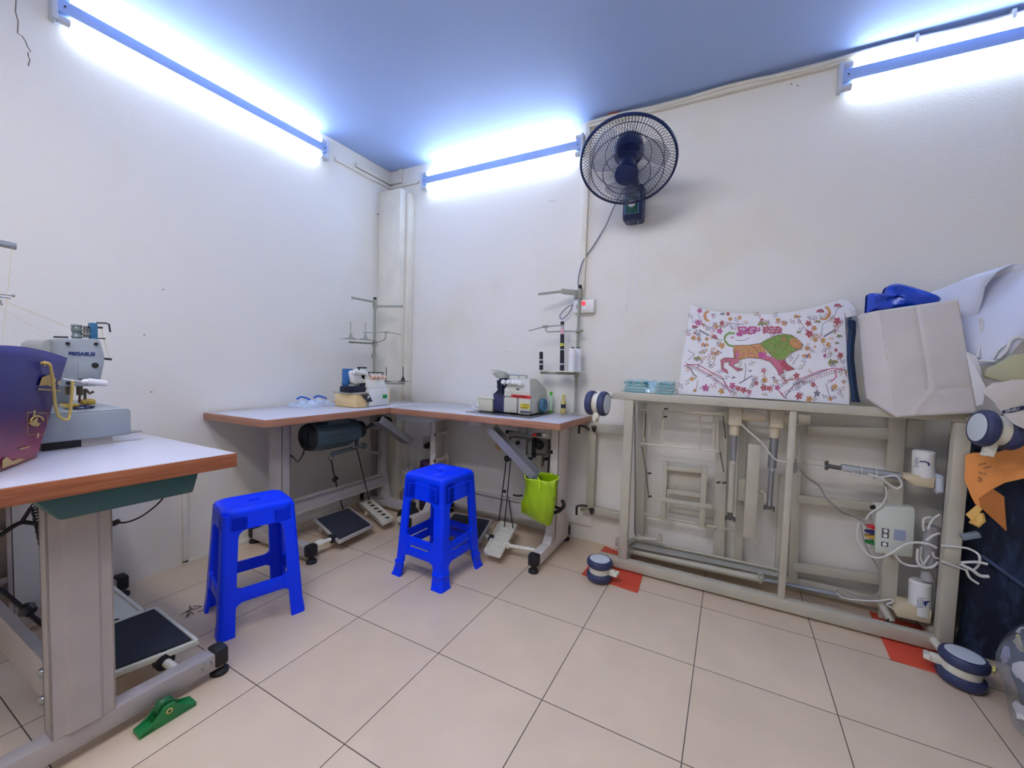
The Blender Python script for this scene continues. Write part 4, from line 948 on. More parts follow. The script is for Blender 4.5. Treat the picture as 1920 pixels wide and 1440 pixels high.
# ================================================================== things on and around the tables
# ---- blue gift bag with gold rope on the near table
gb = thing('gift_bag', 'blue to magenta gift bag with gold rope handle on the near table', 'bag', (-.68, -.82, .745))
BAGM = grad_mat('gift_bag_print', 0.0, .285, [(0, (150, 64, 70)), (.14, (134, 34, 70)), (.3, (92, 18, 66)), (.5, (36, 10, 84)), (.68, (8, 4, 96)), (1.0, (2, 4, 118))])
bu0 = V((.827, -.562, 0)); bo0 = V((-.562, -.827, 0))
base = [V((-.745, -.770, .7465)), V((-.745, -.770, .7465)) + bu0 * .25, V((-.745, -.770, .7465)) + bu0 * .25 + bo0 * .12, V((-.745, -.770, .7465)) + bo0 * .12]
tc0 = ox((126, 671), -.775); zt1 = tc0.z
dv0 = tc0 - base[0]; al = dv0.dot(bu0); rr0 = dv0 - bu0 * al
topc = [tc0, base[1] + rr0 * 1.1 - bu0 * al, base[2] + V((0, 0, rr0.z * 1.1)) - bu0 * al + bo0 * .02, tc0 + bo0 * .16]
def bagP(e, u, v):
    a, b = base[e], base[(e + 1) % 4]; c, d = topc[e], topc[(e + 1) % 4]
    p = a.lerp(b, u); q = c.lerp(d, u); r = p.lerp(q, v)
    d_ = (b - a).normalized(); o = V((d_.y, -d_.x, 0))
    dip = .012 * math.sin(PI * u) * v ** 3
    return r - (o * .006 * math.sin(PI * u) * math.sin(PI * v) if e else V((0, 0, 0))) + V((0, 0, dip))
m = MB()
for e in range(4): m.grid(lambda u, v, e=e: bagP(e, u, v), 14, 14)
bmesh.ops.remove_doubles(m.bm, verts=m.bm.verts, dist=.0006)
m.face([b + V((0, 0, .0008)) for b in base])
bagbody = obj('bag_body', m, BAGM, gb, solid=.0012)
fo = V(((base[1] - base[0]).normalized().y, -(base[1] - base[0]).normalized().x, 0))
if fo.x < 0: fo = -fo
def onbag(q, k=.004):
    """sight line meets the front panel of the bag"""
    d = ray(q); n = (base[1] - base[0]).cross(topc[0] - base[0]); p = CAM + d * ((base[0] - CAM).dot(n) / d.dot(n)); return p + fo * k
h1 = onbag(BGc(430, 228), .006)
rp = [h1 - fo * .012, h1 + fo * .006] + [onbag(BGc(*q), .012) for q in ((460, 290), (485, 420), (495, 560), (515, 700), (560, 790))] + [onbag(BGc(*q), .02) for q in ((600, 812), (625, 740), (640, 600), (652, 410))]
m = MB(); sp = smooth_pts(rp, 10)
m.tube(sp, [.0036 + .0006 * math.sin(i * 2.2) for i in range(len(sp))], 8); obj('rope_handle', m, GOLD, gb, label='twisted gold rope handle')
m = MB(); m.ring(h1, fo, .0055, .0015, 18, 6); obj('eyelet', m, GOLDP, gb)
m = MB()
m.prism([onbag(BGc(*q), .0035) for q in ((415, 375), (495, 345), (562, 395), (535, 475), (470, 455), (385, 462))], fo * .0008)
m.prism([onbag(BGc(*q), .003) for q in ((380, 490), (530, 500), (525, 512), (378, 505))], fo * .0006)
m.prism([onbag(BGc(*q), .003) for q in ((552, 500), (612, 508), (610, 520), (550, 514))], fo * .0006)
for (p, q, w) in (((262, 738), (330, 738), .0012), ((375, 742), (478, 745), .0012), ((265, 738), (268, 960), .0009), ((478, 745), (470, 860), .0009), ((255, 975), (430, 968), .0012), ((430, 968), (448, 930), .0009)):
    m.bar(onbag(BGc(*p), .0035), onbag(BGc(*q), .0035), w, .0008, up=fo)
m.tube([onbag(BGc(365 + 68 * math.cos(a), 838 + 62 * math.sin(a)), .0035) for a in [math.radians(175 + 8 * i) for i in range(22)]], .0022, 6)
m.prism([onbag(BGc(*q), .0032) for q in ((275, 850), (310, 835), (350, 800), (375, 790), (365, 840), (400, 855), (375, 885), (320, 880))], fo * .0006)
obj('gold_print', m, GOLDP, bagbody, label='gold printed emblem')
m = MB()
m.prism([onbag(BGc(*q), .003) for q in ((165, 1115), (240, 1100), (300, 1080), (270, 1105), (200, 1125))], fo * .0006)
m.prism([onbag(BGc(*q), .003) for q in ((2, 1240), (45, 1200), (110, 1245), (180, 1215), (240, 1225), (150, 1270), (60, 1295), (2, 1320))], fo * .0006)
obj('printed_hills', m, GOLDP, bagbody, label='gold printed hills along the bottom')
bu = V((base[0] - base[1])); bu.z = 0; bu.normalize()
bn = (base[1] - base[0]).cross(topc[0] - base[0]).normalized()
if bn.dot(fo) < 0: bn = -bn
bv = bn.cross(bu) if bn.cross(bu).z > 0 else -bn.cross(bu)
for ch, q0, s in (('2', (318, 770), .0165), ('5', (355, 1003), .0165), ('D', (575, 447), .0135)):
    tm = text_mesh(ch, s, onbag(BGc(*q0), .0045), bu, bv, .0004, .0006)
    obj('lettering', tm, mat('gold_letters', (226, 200, 130), .35, .2), bagbody)
# ---- plastic bag on the corner table
pk = thing('plastic_packet', 'crumpled clear plastic packet with blue edges on the corner table', 'plastic bag', (-1.32, .46, .742))
m = MB()
def pkf(u, v):
    s = math.sin(PI * u) * math.sin(PI * v)
    z = .742 + .012 + .034 * max(0, s) ** .5 * (.55 + .45 * math.sin(u * 13 + v * 5) * math.cos(v * 11 - u * 4))
    return V((-1.415 + .17 * v, .36 + .22 * u, z if 0 < u < 1 and 0 < v < 1 else .744))
m.grid(pkf, 26, 20); obj('film', m, mat('packet_film', (206, 222, 244), .15, var=.1, alpha=.7, spec=.8), pk, angle=20)
m = MB()
for k in (0, 1):
    m.tube(smooth_pts([V((-1.36, .385 + k * .11, .785)), V((-1.355, .41 + k * .11, .796)), V((-1.34, .435 + k * .11, .788)), V((-1.335, .455 + k * .11, .778))], 4), [.006] * 13, 6)
obj('blue_edge', m, mat('blue_film_edge', (40, 96, 196), .3), pk, label='blue sealed edge')
# ---- glue stick and yellow bottle
def P_on(q, z): return oz(q, z)
g = V((-.075, 1.13, .7455)); hgt = oy(MBc(1605, 555), 1.13).z - .7455
gs = thing('glue_stick', 'glue stick with bright green cap and base on the right table', 'glue', g)
m = MB(); m.lathe([(.0105, .012), (.0105, .02), (.009, .022), (.0085, hgt - .022), (0, hgt - .022)], g, n=20); obj('tube', m, mat('pale_green_label', (196, 226, 204), .4), gs)
m = MB(); m.lathe([(.0, 0), (.0115, .0), (.0115, .012), (0, .0121)], g, n=20); obj('base', m, mat('lime_green', (120, 206, 64), .35), gs)
m = MB(); m.lathe([(.008, hgt - .022), (.0085, hgt - .02), (.0085, hgt), (0, hgt)], g, n=20); obj('cap', m, mat('cap_green', (86, 190, 52), .35), gs)
g = V((.008, 1.12, .7455)); hgt = oy(MBc(1850, 605), 1.12).z - .7455
yb = thing('oil_bottle', 'small yellow bottle with dark label beside the glue stick', 'bottle', g)
m = MB(); m.lathe([(0, 0), (.0135, .001), (.014, .006), (.0138, hgt * .62), (.011, hgt * .7), (.0095, hgt * .76), (.0095, hgt * .98), (.007, hgt), (0, hgt)], g, n=22); obj('bottle_body', m, mat('dull_yellow_plastic', (206, 190, 110), .4), yb)
m = MB(); m.lathe([(.0143, hgt * .30), (.0143, hgt * .50)], g, n=22); obj('label', m, mat('navy_label', (32, 34, 66), .5), yb)
m = MB(); m.bar(g + V((-.012, -.0095, hgt * .56)), g + V((.011, -.0095, hgt * .66)), .001, .006, up=(0, 1, 0)); m.bar(g + V((-.008, -.012, hgt * .53)), g + V((.012, -.0075, hgt * .6)), .001, .004, up=(0, 1, 0)); obj('swoosh', m, mat('maroon_print', (110, 52, 62), .5), yb)
# paper scraps left of the right overlock
ps = MB()
for i in range(9):
    c = V((-.47 + random.uniform(-.05, .04), 1.0 + random.uniform(-.06, .06), .7462 + .003 * i)); a = random.uniform(0, 3)
    d = V((math.cos(a), math.sin(a), random.uniform(.0, .35))) * .022; e = V((-math.sin(a), math.cos(a), random.uniform(0, .3))) * .014
    ps.prism([c, c + d, c + d + e, c + e], (0, 0, .0006))
tag(obj('fabric_scraps', ps, PAPER), 'little heap of white scraps left of the right overlock', 'scraps')
ps_o = bpy.data.objects['fabric_scraps']; ps_o['kind'] = 'stuff'
# ---- yellow-green bag under the chute
yg = thing('waste_bag', 'yellow-green plastic bag hanging open under the metal chute', 'bag', (.02, .80, .45))
def yq(u, v, y): return oy(UB(u, v), y)
rim = [yq(775, 735, .79), yq(800, 800, .745), yq(930, 815, .725), yq(1060, 840, .725), yq(1165, 800, .75), yq(1160, 765, .83), yq(1060, 738, .87), yq(900, 725, .87)]
lv = [(rim, 0)]
mid = [yq(790, 900, .79), yq(830, 920, .74), yq(940, 930, .72), yq(1050, 940, .72), yq(1140, 930, .75), yq(1130, 900, .84), yq(1040, 900, .87), yq(900, 900, .86)]
lo = [yq(745, 1080, .79), yq(800, 1100, .735), yq(930, 1130, .715), yq(1040, 1130, .715), yq(1125, 1090, .75), yq(1110, 1080, .84), yq(1030, 1080, .87), yq(860, 1070, .86)]
lo2 = [yq(735, 1190, .79), yq(800, 1220, .75), yq(920, 1280, .735), yq(1010, 1290, .735), yq(1105, 1220, .765), yq(1100, 1210, .82), yq(1030, 1230, .84), yq(860, 1190, .83)]
bot = [yq(745, 1200, .79), yq(820, 1235, .775), yq(920, 1300, .765), yq(1020, 1350, .765), yq(1070, 1345, .775), yq(1075, 1330, .80), yq(1020, 1330, .81), yq(880, 1240, .81)]
def dense(loop, amp, ph):
    lp = smooth_pts(loop + [loop[0]], 6)[:-1]; c = sum(lp, V((0, 0, 0))) / len(lp)
    return [c + (p - c) * (1 + amp * math.sin(i * 2.6 + ph) * .5 + amp * math.sin(i * 1.1 + ph * 2)) for i, p in enumerate(lp)]
m = MB()
Ls = [rim, [a.lerp(b, .22) for a, b in zip(rim, mid)], mid, [a.lerp(b, .5) for a, b in zip(mid, lo)], lo, lo2, bot]
loops = [dense(l, [.012, .05, .07, .06, .06, .05, .02][i], i * 1.9) for i, l in enumerate(Ls)]
m.loft(loops, caps=False); m.bm.faces.new([v for v in list(m.bm.verts)[-len(loops[0]):]])
obj('bag_body', m, mat('yellow_green_film', (150, 186, 12), .3, var=.04, spec=.6), yg, solid=.0008, angle=60)
m = MB(); m.tube(dense(rim, .01, 0), .0028, 6, closed=True); m.tube(smooth_pts([yq(930, 780, .735), yq(950, 830, .722), yq(945, 900, .72), yq(935, 960, .722)], 5), [.004] * 16, 6); obj('rolled_rim', m, mat('yellow_green_rim', (188, 222, 44), .3), yg)
# ---- green guide pulley on the floor in front of the near table
gp = thing('door_roller', 'green plastic roller block lying on the tiles by the near table foot', 'roller', (-.495, -.594, 0))
A0 = V((-.497, -.662, 0)); A1 = V((-.494, -.530, 0)); d = (A1 - A0).normalized(); s = V((d.y, -d.x, 0))
m = MB()
for k in (-1, 1):
    o = s * k * .021
    P = [A0 + o, A1 + o, A1 + o + Z * .012, A1 - d * .03 + o + Z * .020, A1 - d * .042 + o + Z * .034, A0.lerp(A1, .5) + d * .012 + o + Z * .052, A0.lerp(A1, .5) - d * .012 + o + Z * .052, A0 + d * .042 + o + Z * .034, A0 + d * .03 + o + Z * .020, A0 + o + Z * .012]
    m.prism(P, s * -k * .006, .002)
m.bar(A0 + Z * .006, A0 + d * .035 + Z * .010, .042, .012, bev=.003); m.bar(A1 + Z * .006, A1 - d * .035 + Z * .010, .042, .012, bev=.003)
obj('housing', m, GREENP, gp)
m = MB(); c = A0.lerp(A1, .5) + Z * .034
m.lathe([(0, -.012), (.024, -.012), (.024, -.008), (.019, -.002), (.019, .002), (.024, .008), (.024, .012), (0, .012)], c, s, 28); m.cyl(c - s * .014, c + s * .014, .008); obj('wheel', m, mat('green_wheel', (20, 96, 50), .35), gp)
m = MB(); m.lathe([(.004, 0), (.0075, .0), (.0075, .003), (.004, .003)], c + s * .0205, s, 18, caps=False); obj('axle_eyelet', m, mat('pale_gold', (206, 190, 130), .3, .6), gp)
# ---- purple-lidded jar and clear bag behind the taller stool
jp = V((-.945, 1.085, .0))
jar = thing('storage_jar', 'dark jar with purple lid on the floor behind the taller stool', 'jar', jp)
zj = oy((797, 862), 1.085).z
m = MB(); m.lathe([(0, 0), (.06, .0), (.065, .01), (.065, zj - .04), (.06, zj - .03), (0, zj - .03)], jp, n=28); obj('jar_body', m, mat('smoky_jar', (48, 40, 60), .25), jar)
m = MB(); m.lathe([(.0, zj), (.055, zj), (.062, zj - .004), (.063, zj - .045), (.0, zj - .045)], jp, n=28, caps=False); obj('lid', m, mat('purple_lid', (62, 30, 72), .4), jar)
pb = thing('plastic_bag', 'crumpled clear plastic bag with white tie behind the taller stool', 'plastic bag', (-1.09, 1.09, 0))
m = MB(); q = oy((765, 895), 1.09)
def pbf(u, v):
    th = u * 2 * PI; r = .052 * (math.sin(PI * min(1, v * 1.15 + .12)) ** .6 + .05) * (1 + .15 * math.sin(th * 3 + v * 7))
    return V((q.x + r * math.cos(th), 1.09 + r * .8 * math.sin(th), .002 + (q.z - .03) * v))
m.grid(pbf, 24, 18); obj('bag_body', m, mat('rosy_clear_film', (150, 130, 140), .2, var=.15, alpha=.75, spec=.8), pb)
m = MB(); a = oy((765, 893), 1.09)
for (p, r) in (((755, 880), .008), ((772, 868), .007), ((781, 860), .004), ((770, 872), .009), ((762, 876), .01)):
    b = oy(p, 1.09); m.tube([a, a.lerp(b, .5) + V((.004, 0, .004)), b], [.008, r, .002], 7)
obj('tied_top', m, mat('white_film', (220, 220, 226), .25, alpha=.85), pb)
sh = thing('tape_roll', 'dark roll on a pale core on the floor behind the taller stool', 'roll', (-.88, .82, 0))
m = MB(); c = oy(S5(350, 830), .82); c = V((c.x - .04, .80, .056)); m.lathe([(.02, -.05), (.05, -.05), (.056, -.04), (.056, .04), (.05, .05), (.02, .05)], c, (.2, 1, 0), 26); obj('roll', m, BLACKR, sh)
m = MB(); m.lathe([(0, -.07), (.02, -.07), (.02, .055), (0, .055)], c, (.2, 1, 0), 18); obj('core', m, OFFW, sh)
# bundle of dark cords where the two lower rails meet by the near stool
m = MB()
for i in range(6):
    a = random.uniform(0, 6.3); p = V((-.985 + .02 * math.cos(a), -.315 + .03 * math.sin(a), .002)); m.tube(smooth_pts([p, p + V((random.uniform(-.03, .03), random.uniform(-.03, .03), .006)), p + V((random.uniform(-.05, .02), random.uniform(-.04, .04), .002))], 4), .0013, 5)
tag(obj('thread_tuft', m, DSTEEL), 'tuft of dark thread ends on the floor beside the plain stool', 'thread')

# ================================================================== bed frame standing on its side
bed = thing('bed_frame', 'cream steel adjustable bed frame standing on its side against the back wall', 'bed frame', (1.0, 1.03, 0))
def bp(q, y): return oy(q, y)
def rail(name, x0, x1, y0, y1, z0, z1, bev=.004, mt=CREAM):
    m = MB(); m.box(x0, x1, y0, y1, z0, z1, bev); return obj(name, m, mt, bed)
rail('rail', .33, 1.635, .93, .968, .868, .905); rail('rail', .30, 1.60, .93, .968, .010, .060)
rail('post', .403, .446, .932, .966, .06, .868); rail('post', 1.087, 1.113, .932, .962, .06, .868); rail('post', 1.585, 1.63, .926, .966, .012, .868)
rail('rail', .33, 1.64, 1.14, 1.172, .868, .905); rail('rail', .34, 1.64, 1.13, 1.165, .03, .075)
rail('cross_tube', .405, .440, .966, 1.14, .870, .900); rail('cross_tube', 1.59, 1.625, .966, 1.14, .87, .90); rail('cross_tube', .405, .445, .966, 1.13, .02, .058); rail('cross_tube', 1.59, 1.625, .966, 1.13, .02, .058)
def vbar(name, q0, q1, w, y, dp=.025, mt=CREAM):
    """flat bar between two sight points on the plane y"""
    m = MB(); m.bar(bp(q0, y), bp(q1, y), dp, w, up=(1, 0, 0) if abs(q0[1] - q1[1]) > abs(q0[0] - q1[0]) else (0, 0, 1), bev=.002); return obj(name, m, mt, bed)
# rear frame sticking out to the left
vbar('rail', LW(120, 135), LW(590, 175), .05, 1.15); vbar('post', LW(205, 190), LW(170, 1110), .045, 1.15); vbar('rail', LW(60, 1120), LW(560, 1225), .04, 1.15)
m = MB()
for (u, v) in ((40, 110), (10, 1105)):
    a = bp(LW(u, v), 1.10); b = bp(LW(u + 130, v + (60 if v < 500 else 0)), 1.12); m.tube([a, a.lerp(b, .5) + Z * .004, b], .006, 7); m.cyl(a, a - Z * .05, .007, n=8); m.lathe([(.016, 0), (.008, .03)], bp(LW(u + 180, v + (20 if v < 500 else 40)), 1.115), (0, .3, -1), 12)
obj('locking_pin', m, mat('black_brown_pin', (40, 32, 32), .5), bed)
# uprights inside
vbar('post', C8(415, 185), C8(400, 1010), .045, 1.12); vbar('post', C8(920, 240), C8(895, 1200), .05, 1.14); vbar('post', C8(1050, 300), C8(1015, 1240), .034, 1.135); vbar('post', C8(1300, 640), C8(1275, 1235), .034, 1.135)
# wire shelf
m = MB()
for a, b in (((405, 228), (915, 258)), ((400, 440), (905, 492)), ((430, 232), (425, 440)), ((548, 235), (540, 450)), ((778, 250), (775, 478)), ((868, 254), (864, 486)), ((893, 256), (888, 490)), ((465, 240), (458, 440))): m.cyl(bp(C8(*a), 1.08), bp(C8(*b), 1.08), .0042, n=8)
obj('wire_rack', m, mat('cream_wire', (206, 200, 184), .4), bed)
# small panel frame
vbar('panel_frame', C8(562, 550), C8(547, 920), .024, 1.10); vbar('panel_frame', C8(810, 580), C8(790, 965), .026, 1.10); vbar('panel_frame', C8(575, 592), C8(800, 612), .022, 1.10); vbar('panel_frame', C8(575, 738), C8(790, 765), .022, 1.10); vbar('panel_frame', C8(510, 785), C8(860, 838), .022, 1.09)
m = MB(); m.prism([bp(C8(*q), 1.125) for q in ((575, 600), (800, 622), (795, 755), (572, 730))], (0, .004, 0))
for q in ((630, 618), (737, 632), (632, 708), (735, 722)): m.cyl(bp(C8(*q), 1.122), bp(C8(*q), 1.118), .0035, n=8)
obj('panel', m, CREAM2, bed)
m = MB(); m.cyl(bp(C8(430, 882), 1.12), bp(C8(885, 968), 1.12), .0085, n=12); m.cyl(bp(C8(915, 975), 1.1), bp(C8(1000, 988), 1.1), .004, n=8); obj('cross_rod', m, CREAM, bed)
# black links and thin dark rods
LKM = mat('linkage_dark', (62, 58, 54), .5)
for pts in ([(370, 200), (372, 700), (368, 1000), (380, 1025)], [(440, 250), (430, 400)], [(415, 460), (440, 620), (455, 760)], [(925, 270), (940, 410)], [(905, 490), (928, 620)]):
    m = MB(); m.tube([bp(C8(*q), 1.06) for q in pts], .0025, 6); obj('linkage', m, LKM, bed)
for q in ((360, 195), (360, 212), (460, 630), (462, 775), (930, 690), (893, 688), (565, 225), (560, 275)):
    m = MB(); c = bp(C8(*q), 1.07); m.bar(c - V((.008, 0, 0)), c + V((.010, 0, .004)), .008, .008); obj('clip', m, LKM, bed)
# vertical actuators
def actuator(lab, blk, mot, sh0, sh1, s1r, tb0, tb1, tr, fork, y=1.04):
    m = MB(); a, b = bp(C8(*blk[0]), y), bp(C8(*blk[1]), y); m.box(a.x, b.x, y - .03, y + .03, b.z, a.z, .008); c = bp(C8(*sh0), y); m.cyl(V((c.x, y, b.z)), V((c.x, y, b.z - .045)), .021, n=20)
    p, q = bp(C8(*mot[0]), y), bp(C8(*mot[1]), y); m.cyl(p, q, .026, n=20)
    a_ = obj('actuator', m, mat('actuator_cream', (204, 194, 170), .4), bed)
    m = MB(); m.cyl(bp(C8(*sh0), y), bp(C8(*sh1), y), s1r, n=18); obj('cylinder_tube', m, mat('zinc_tube', (156, 160, 166), .3, .7), a_)
    m = MB(); m.cyl(bp(C8(*tb0), y), bp(C8(*tb1), y), tr, n=16); m.cyl(bp(C8(tb0[0], tb0[1] + 15), y - .012), bp(C8(tb0[0], tb0[1] + 15), y - .024), .009, n=14); obj('piston_rod', m, CREAM if tr > .012 else mat('zinc_tube', (0, 0, 0)), a_)
    m = MB(); f = bp(C8(*fork), y); m.cyl(f + V((-.02, 0, 0)), f + V((.02, 0, 0)), .006, n=10); m.bar(f + Z * .02, f - Z * .012, .022, .014); m.cyl(f + V((-.018, -.012, .004)), f + V((-.018, -.012, -.014)), .004, n=8); m.cyl(f + V((.018, -.012, .004)), f + V((.018, -.012, -.014)), .004, n=8); obj('fork', m, mat('fork_steel', (96, 98, 98), .4, .6), a_)
    return a_
actuator('', ((962, 215), (1040, 330)), ((1040, 262), (1192, 272)), (995, 350), (985, 545), .014, (985, 545), (970, 868), .014, (968, 905))
actuator('', ((1218, 228), (1302, 345)), ((1302, 280), (1360, 285)), (1250, 360), (1230, 590), .017, (1230, 590), (1215, 830), .0115, (1212, 838))
vbar('flat_bar', C8(1122, 445), C8(1085, 1030), .05, 1.05, .012)
vbar('bracket', C8(1042, 662), C8(1038, 795), .03, 1.09); m = MB(); m.cyl(bp(C8(1050, 735), 1.1), bp(C8(1190, 745), 1.06), .009, n=12); m.cyl(bp(C8(1190, 745), 1.06), bp(C8(1196, 815), 1.06), .008, n=10); obj('cross_rod', m, CREAM, bed)
# long lower tube with its chrome end
m = MB(); a, b = bp(BE(190, 275), 1.05), bp(BE(1545, 570), 1.05); m.cyl(a, b, .0165, n=20); c = bp(BE(1525, 535), 1.03); m.ring(c, (0, -1, 0), .011, .003, 20, 6); m.cyl(bp(BE(1520, 598), 1.04), bp(BE(1525, 606), 1.04), .007, n=10); obj('long_tube', m, CREAM, bed)
m = MB(); m.cyl(b, bp(R1(300, 1165), 1.05), .011, n=18); obj('piston_rod', m, mat('zinc_tube', (0, 0, 0)), bed)
m = MB(); m.cyl(bp(BE(330, 180), 1.08), bp(BE(1700, 470), 1.08), .006, n=10); m.cyl(bp(BE(290, 155), 1.06), bp(BE(500, 165), 1.04), .011, n=14); m.cyl(bp(BE(520, 120), 1.04), bp(BE(518, 195), 1.04), .011, n=14); m.bar(bp(BE(190, 195), 1.0), bp(BE(270, 165), 1.1), .02, .014); obj('cross_rod', m, CREAM, bed)
m = MB(); m.prism([bp(BE(200, 235), 1.02), bp(BE(270, 175), 1.10), bp(BE(1690, 470), 1.10), bp(BE(1690, 540), 1.06)], (0, .002, -.003)); obj('tray_sheet', m, mat('grey_sheet', (160, 160, 150), .4), bed)
# right half
vbar('rail', R1(110, 160), R1(620, 175), .05, 1.14, .02, CREAM2); vbar('rail', R1(50, 570), R1(520, 622), .035, 1.13); vbar('rail', R1(20, 985), R1(560, 1070), .04, 1.13); vbar('post', R1(660, 70), R1(630, 560), .055, 1.14); vbar('post', R1(50, 130), R1(20, 1090), .035, 1.14)
vbar('post', R1(770, 90), R1(750, 260), .05, 1.15, .02, CREAM2)
m = MB()
ra, rb = bp(R1(650, 490), 1.09), bp(R1(595, 1310), 1.06); m.bar(ra, rb, .02, .05, up=(1, 0, 0), bev=.003)
for q in ((640, 560), (613, 937), (607, 1028)): m.cyl(bp(R1(*q), 1.072), bp(R1(*q), 1.062), .004, n=8)
obj('mounting_strip', m, CREAM2, bed)
m = MB(); m.cyl(bp(R1(560, 1210), 1.05), bp(R1(625, 1330), 1.0), .014, n=18); obj('cross_rod', m, CREAM, bed)
m = MB(); m.cyl(bp(R1(600, 1312), 1.004), bp(R1(627, 1334), .997), .011, n=16); obj('tube_end', m, BLACKR, bed)
m = MB(); m.box(bp(R1(50, 60), 1.1).x, bp(R1(130, 60), 1.1).x, 1.08, 1.13, bp(R1(60, 115), 1.1).z, bp(R1(60, 50), 1.1).z, .006); obj('gusset', m, CREAM2, bed)
# horizontal actuator
ya = 1.04
m = MB()
for v0, v1 in ((322, 345), (360, 378)): m.bar(bp(R1(60, v0), ya), bp(R1(225, v1 - 5), ya), .012, .004)
obj('clevis', m, CREAM2, bed)
m = MB(); m.cyl(bp(R1(222, 370), ya), bp(R1(320, 386), ya), .009, n=14); m.cyl(bp(R1(228, 340), ya), bp(R1(228, 395), ya), .007, n=10); obj('piston_rod', m, mat('fork_steel', (0, 0, 0)), bed)
m = MB(); m.bar(bp(R1(315, 380), ya), bp(R1(690, 438), ya), .03, .028, bev=.006); ho = obj('actuator', m, mat('anodised_tube', (178, 186, 198), .25, .7), bed)
m = MB(); m.prism([bp(R1(*q), 1.02) for q in ((690, 440), (720, 428), (900, 440), (890, 512), (770, 492))], (0, .06, 0), .004); obj('gear_head', m, mat('gear_head_cream', (212, 198, 166), .4), ho)
m = MB(); a, b = bp(R1(822, 436), 1.05), bp(R1(826, 285), 1.05); m.tube([a, b, b + Z * .006], [.034, .034, .026], 24); mc1 = obj('motor_can', m, WHITEP, ho)
m = MB(); y_ = 1.0155
for k in range(7): m.bar(bp(R1(766, 322 + 9 * k), y_), bp(R1(796 - (k % 3) * 5, 324 + 9 * k), y_), .0012, .0015)
m.tube([bp(R1(800, 345), y_), bp(R1(835, 345), y_ - .002), bp(R1(860, 360), y_ + .002)], .0022, 6); m.bar(bp(R1(850, 350), y_), bp(R1(858, 372), y_ + .002), .002, .005)
obj('printing', m, DBLUE, mc1)
m = MB()
for u in (435, 525): m.ring(bp(R1(u, 380 + (u - 315) * .155 + 8), ya), bp(R1(690, 438), ya) - bp(R1(315, 380), ya), .021, .0016, 20, 5)
m.tube([bp(R1(375, 425), ya - .01), bp(R1(380, 412), ya - .02), bp(R1(430, 415), ya - .02), bp(R1(380, 430), ya - .02), bp(R1(440, 432), ya - .02)], .0035, 6); obj('cable_tie', m, CABLEW, ho)
# lower motor
m = MB(); m.prism([bp(R1(*q), 1.0) for q in ((640, 1255), (690, 1215), (880, 1262), (868, 1345), (660, 1300))], (0, .07, 0), .005); lo_ = obj('gear_head', m, mat('gear_head_cream', (0, 0, 0)), bed)
m = MB(); a, b = bp(R1(800, 1275), 1.03), bp(R1(806, 1085), 1.03); m.tube([a, b, b + Z * .007], [.0345, .0345, .027], 24); mc2 = obj('motor_can', m, WHITEP, lo_)
m = MB(); y_ = .9948
for k in range(6):
    for j in range(3): m.bar(bp(R1(785 + 16 * j - k, 1185 + 11 * k), y_), bp(R1(795 + 16 * j - k, 1186 + 11 * k), y_), .0012, .0016)
m.prism([bp(R1(*q), y_) for q in ((820, 1205), (868, 1200), (845, 1215), (835, 1240))], (0, .0008, 0)); obj('printing', m, DBLUE, mc2)
# control box
m = MB(); m.prism([bp(R1(*q), 1.035) for q in ((532, 615), (768, 628), (775, 650), (760, 925), (750, 935), (525, 905))], (0, .055, 0), .006); cb = obj('control_box', m, mat('pale_green_box', (206, 214, 204), .4), bed)
m = MB()
for q in ((590, 770), (588, 800), (584, 852)):
    a = bp(R1(*q), 1.034); m.box(a.x - .011, a.x + .011, 1.0325, 1.035, a.z - .009, a.z + .009, .001)
obj('button_panel', m, mat('dark_button_panel', (62, 64, 68), .4), cb)
m = MB()
for q in ((590, 770), (588, 800), (584, 852)): c = bp(R1(*q), 1.0325); m.cyl(c, c - V((0, .002, 0)), .0072, n=16)
obj('round_button', m, WHITEP, cb)
m = MB(); m.prism([bp(R1(*q), 1.0345) for q in ((643, 760), (716, 770), (714, 835), (640, 825))], (0, .001, 0)); obj('sticker', m, mat('pale_blue_sticker', (150, 162, 190), .5), cb, label='pale blue sticker')
for q, mm in (((495, 742), REDP), ((493, 775), mat('violet_plug', (46, 40, 112), .4)), ((492, 803), mat('ochre_plug', (190, 150, 60), .4)), ((492, 838), mat('plug_green', (24, 120, 60), .4))):
    m = MB(); c = bp(R1(*q), 1.055); m.hexa([c + V((-.016, -.012, -.004)), c + V((.014, -.012, -.008)), c + V((.014, .012, -.008)), c + V((-.016, .012, -.004)), c + V((-.016, -.012, .004)), c + V((.014, -.012, .008)), c + V((.014, .012, .008)), c + V((-.016, .012, .004))], .002); obj('plug', m, mm, cb)
m = MB(); m.cyl(bp(R1(505, 628), 1.05), bp(R1(522, 622), 1.04), .008, n=10); obj('plug', m, BLACKR, cb)
m = MB(); m.cyl(bp(R1(925, 440), 1.0), bp(R1(925, 530), 1.0), .012, n=14); m.box(bp(R1(905, 430), 1.02).x, bp(R1(940, 430), 1.02).x, 1.01, 1.05, bp(R1(920, 545), 1.02).z, bp(R1(920, 425), 1.02).z, .004); obj('junction_block', m, mat('white_blue_block', (196, 204, 216), .4), bed)
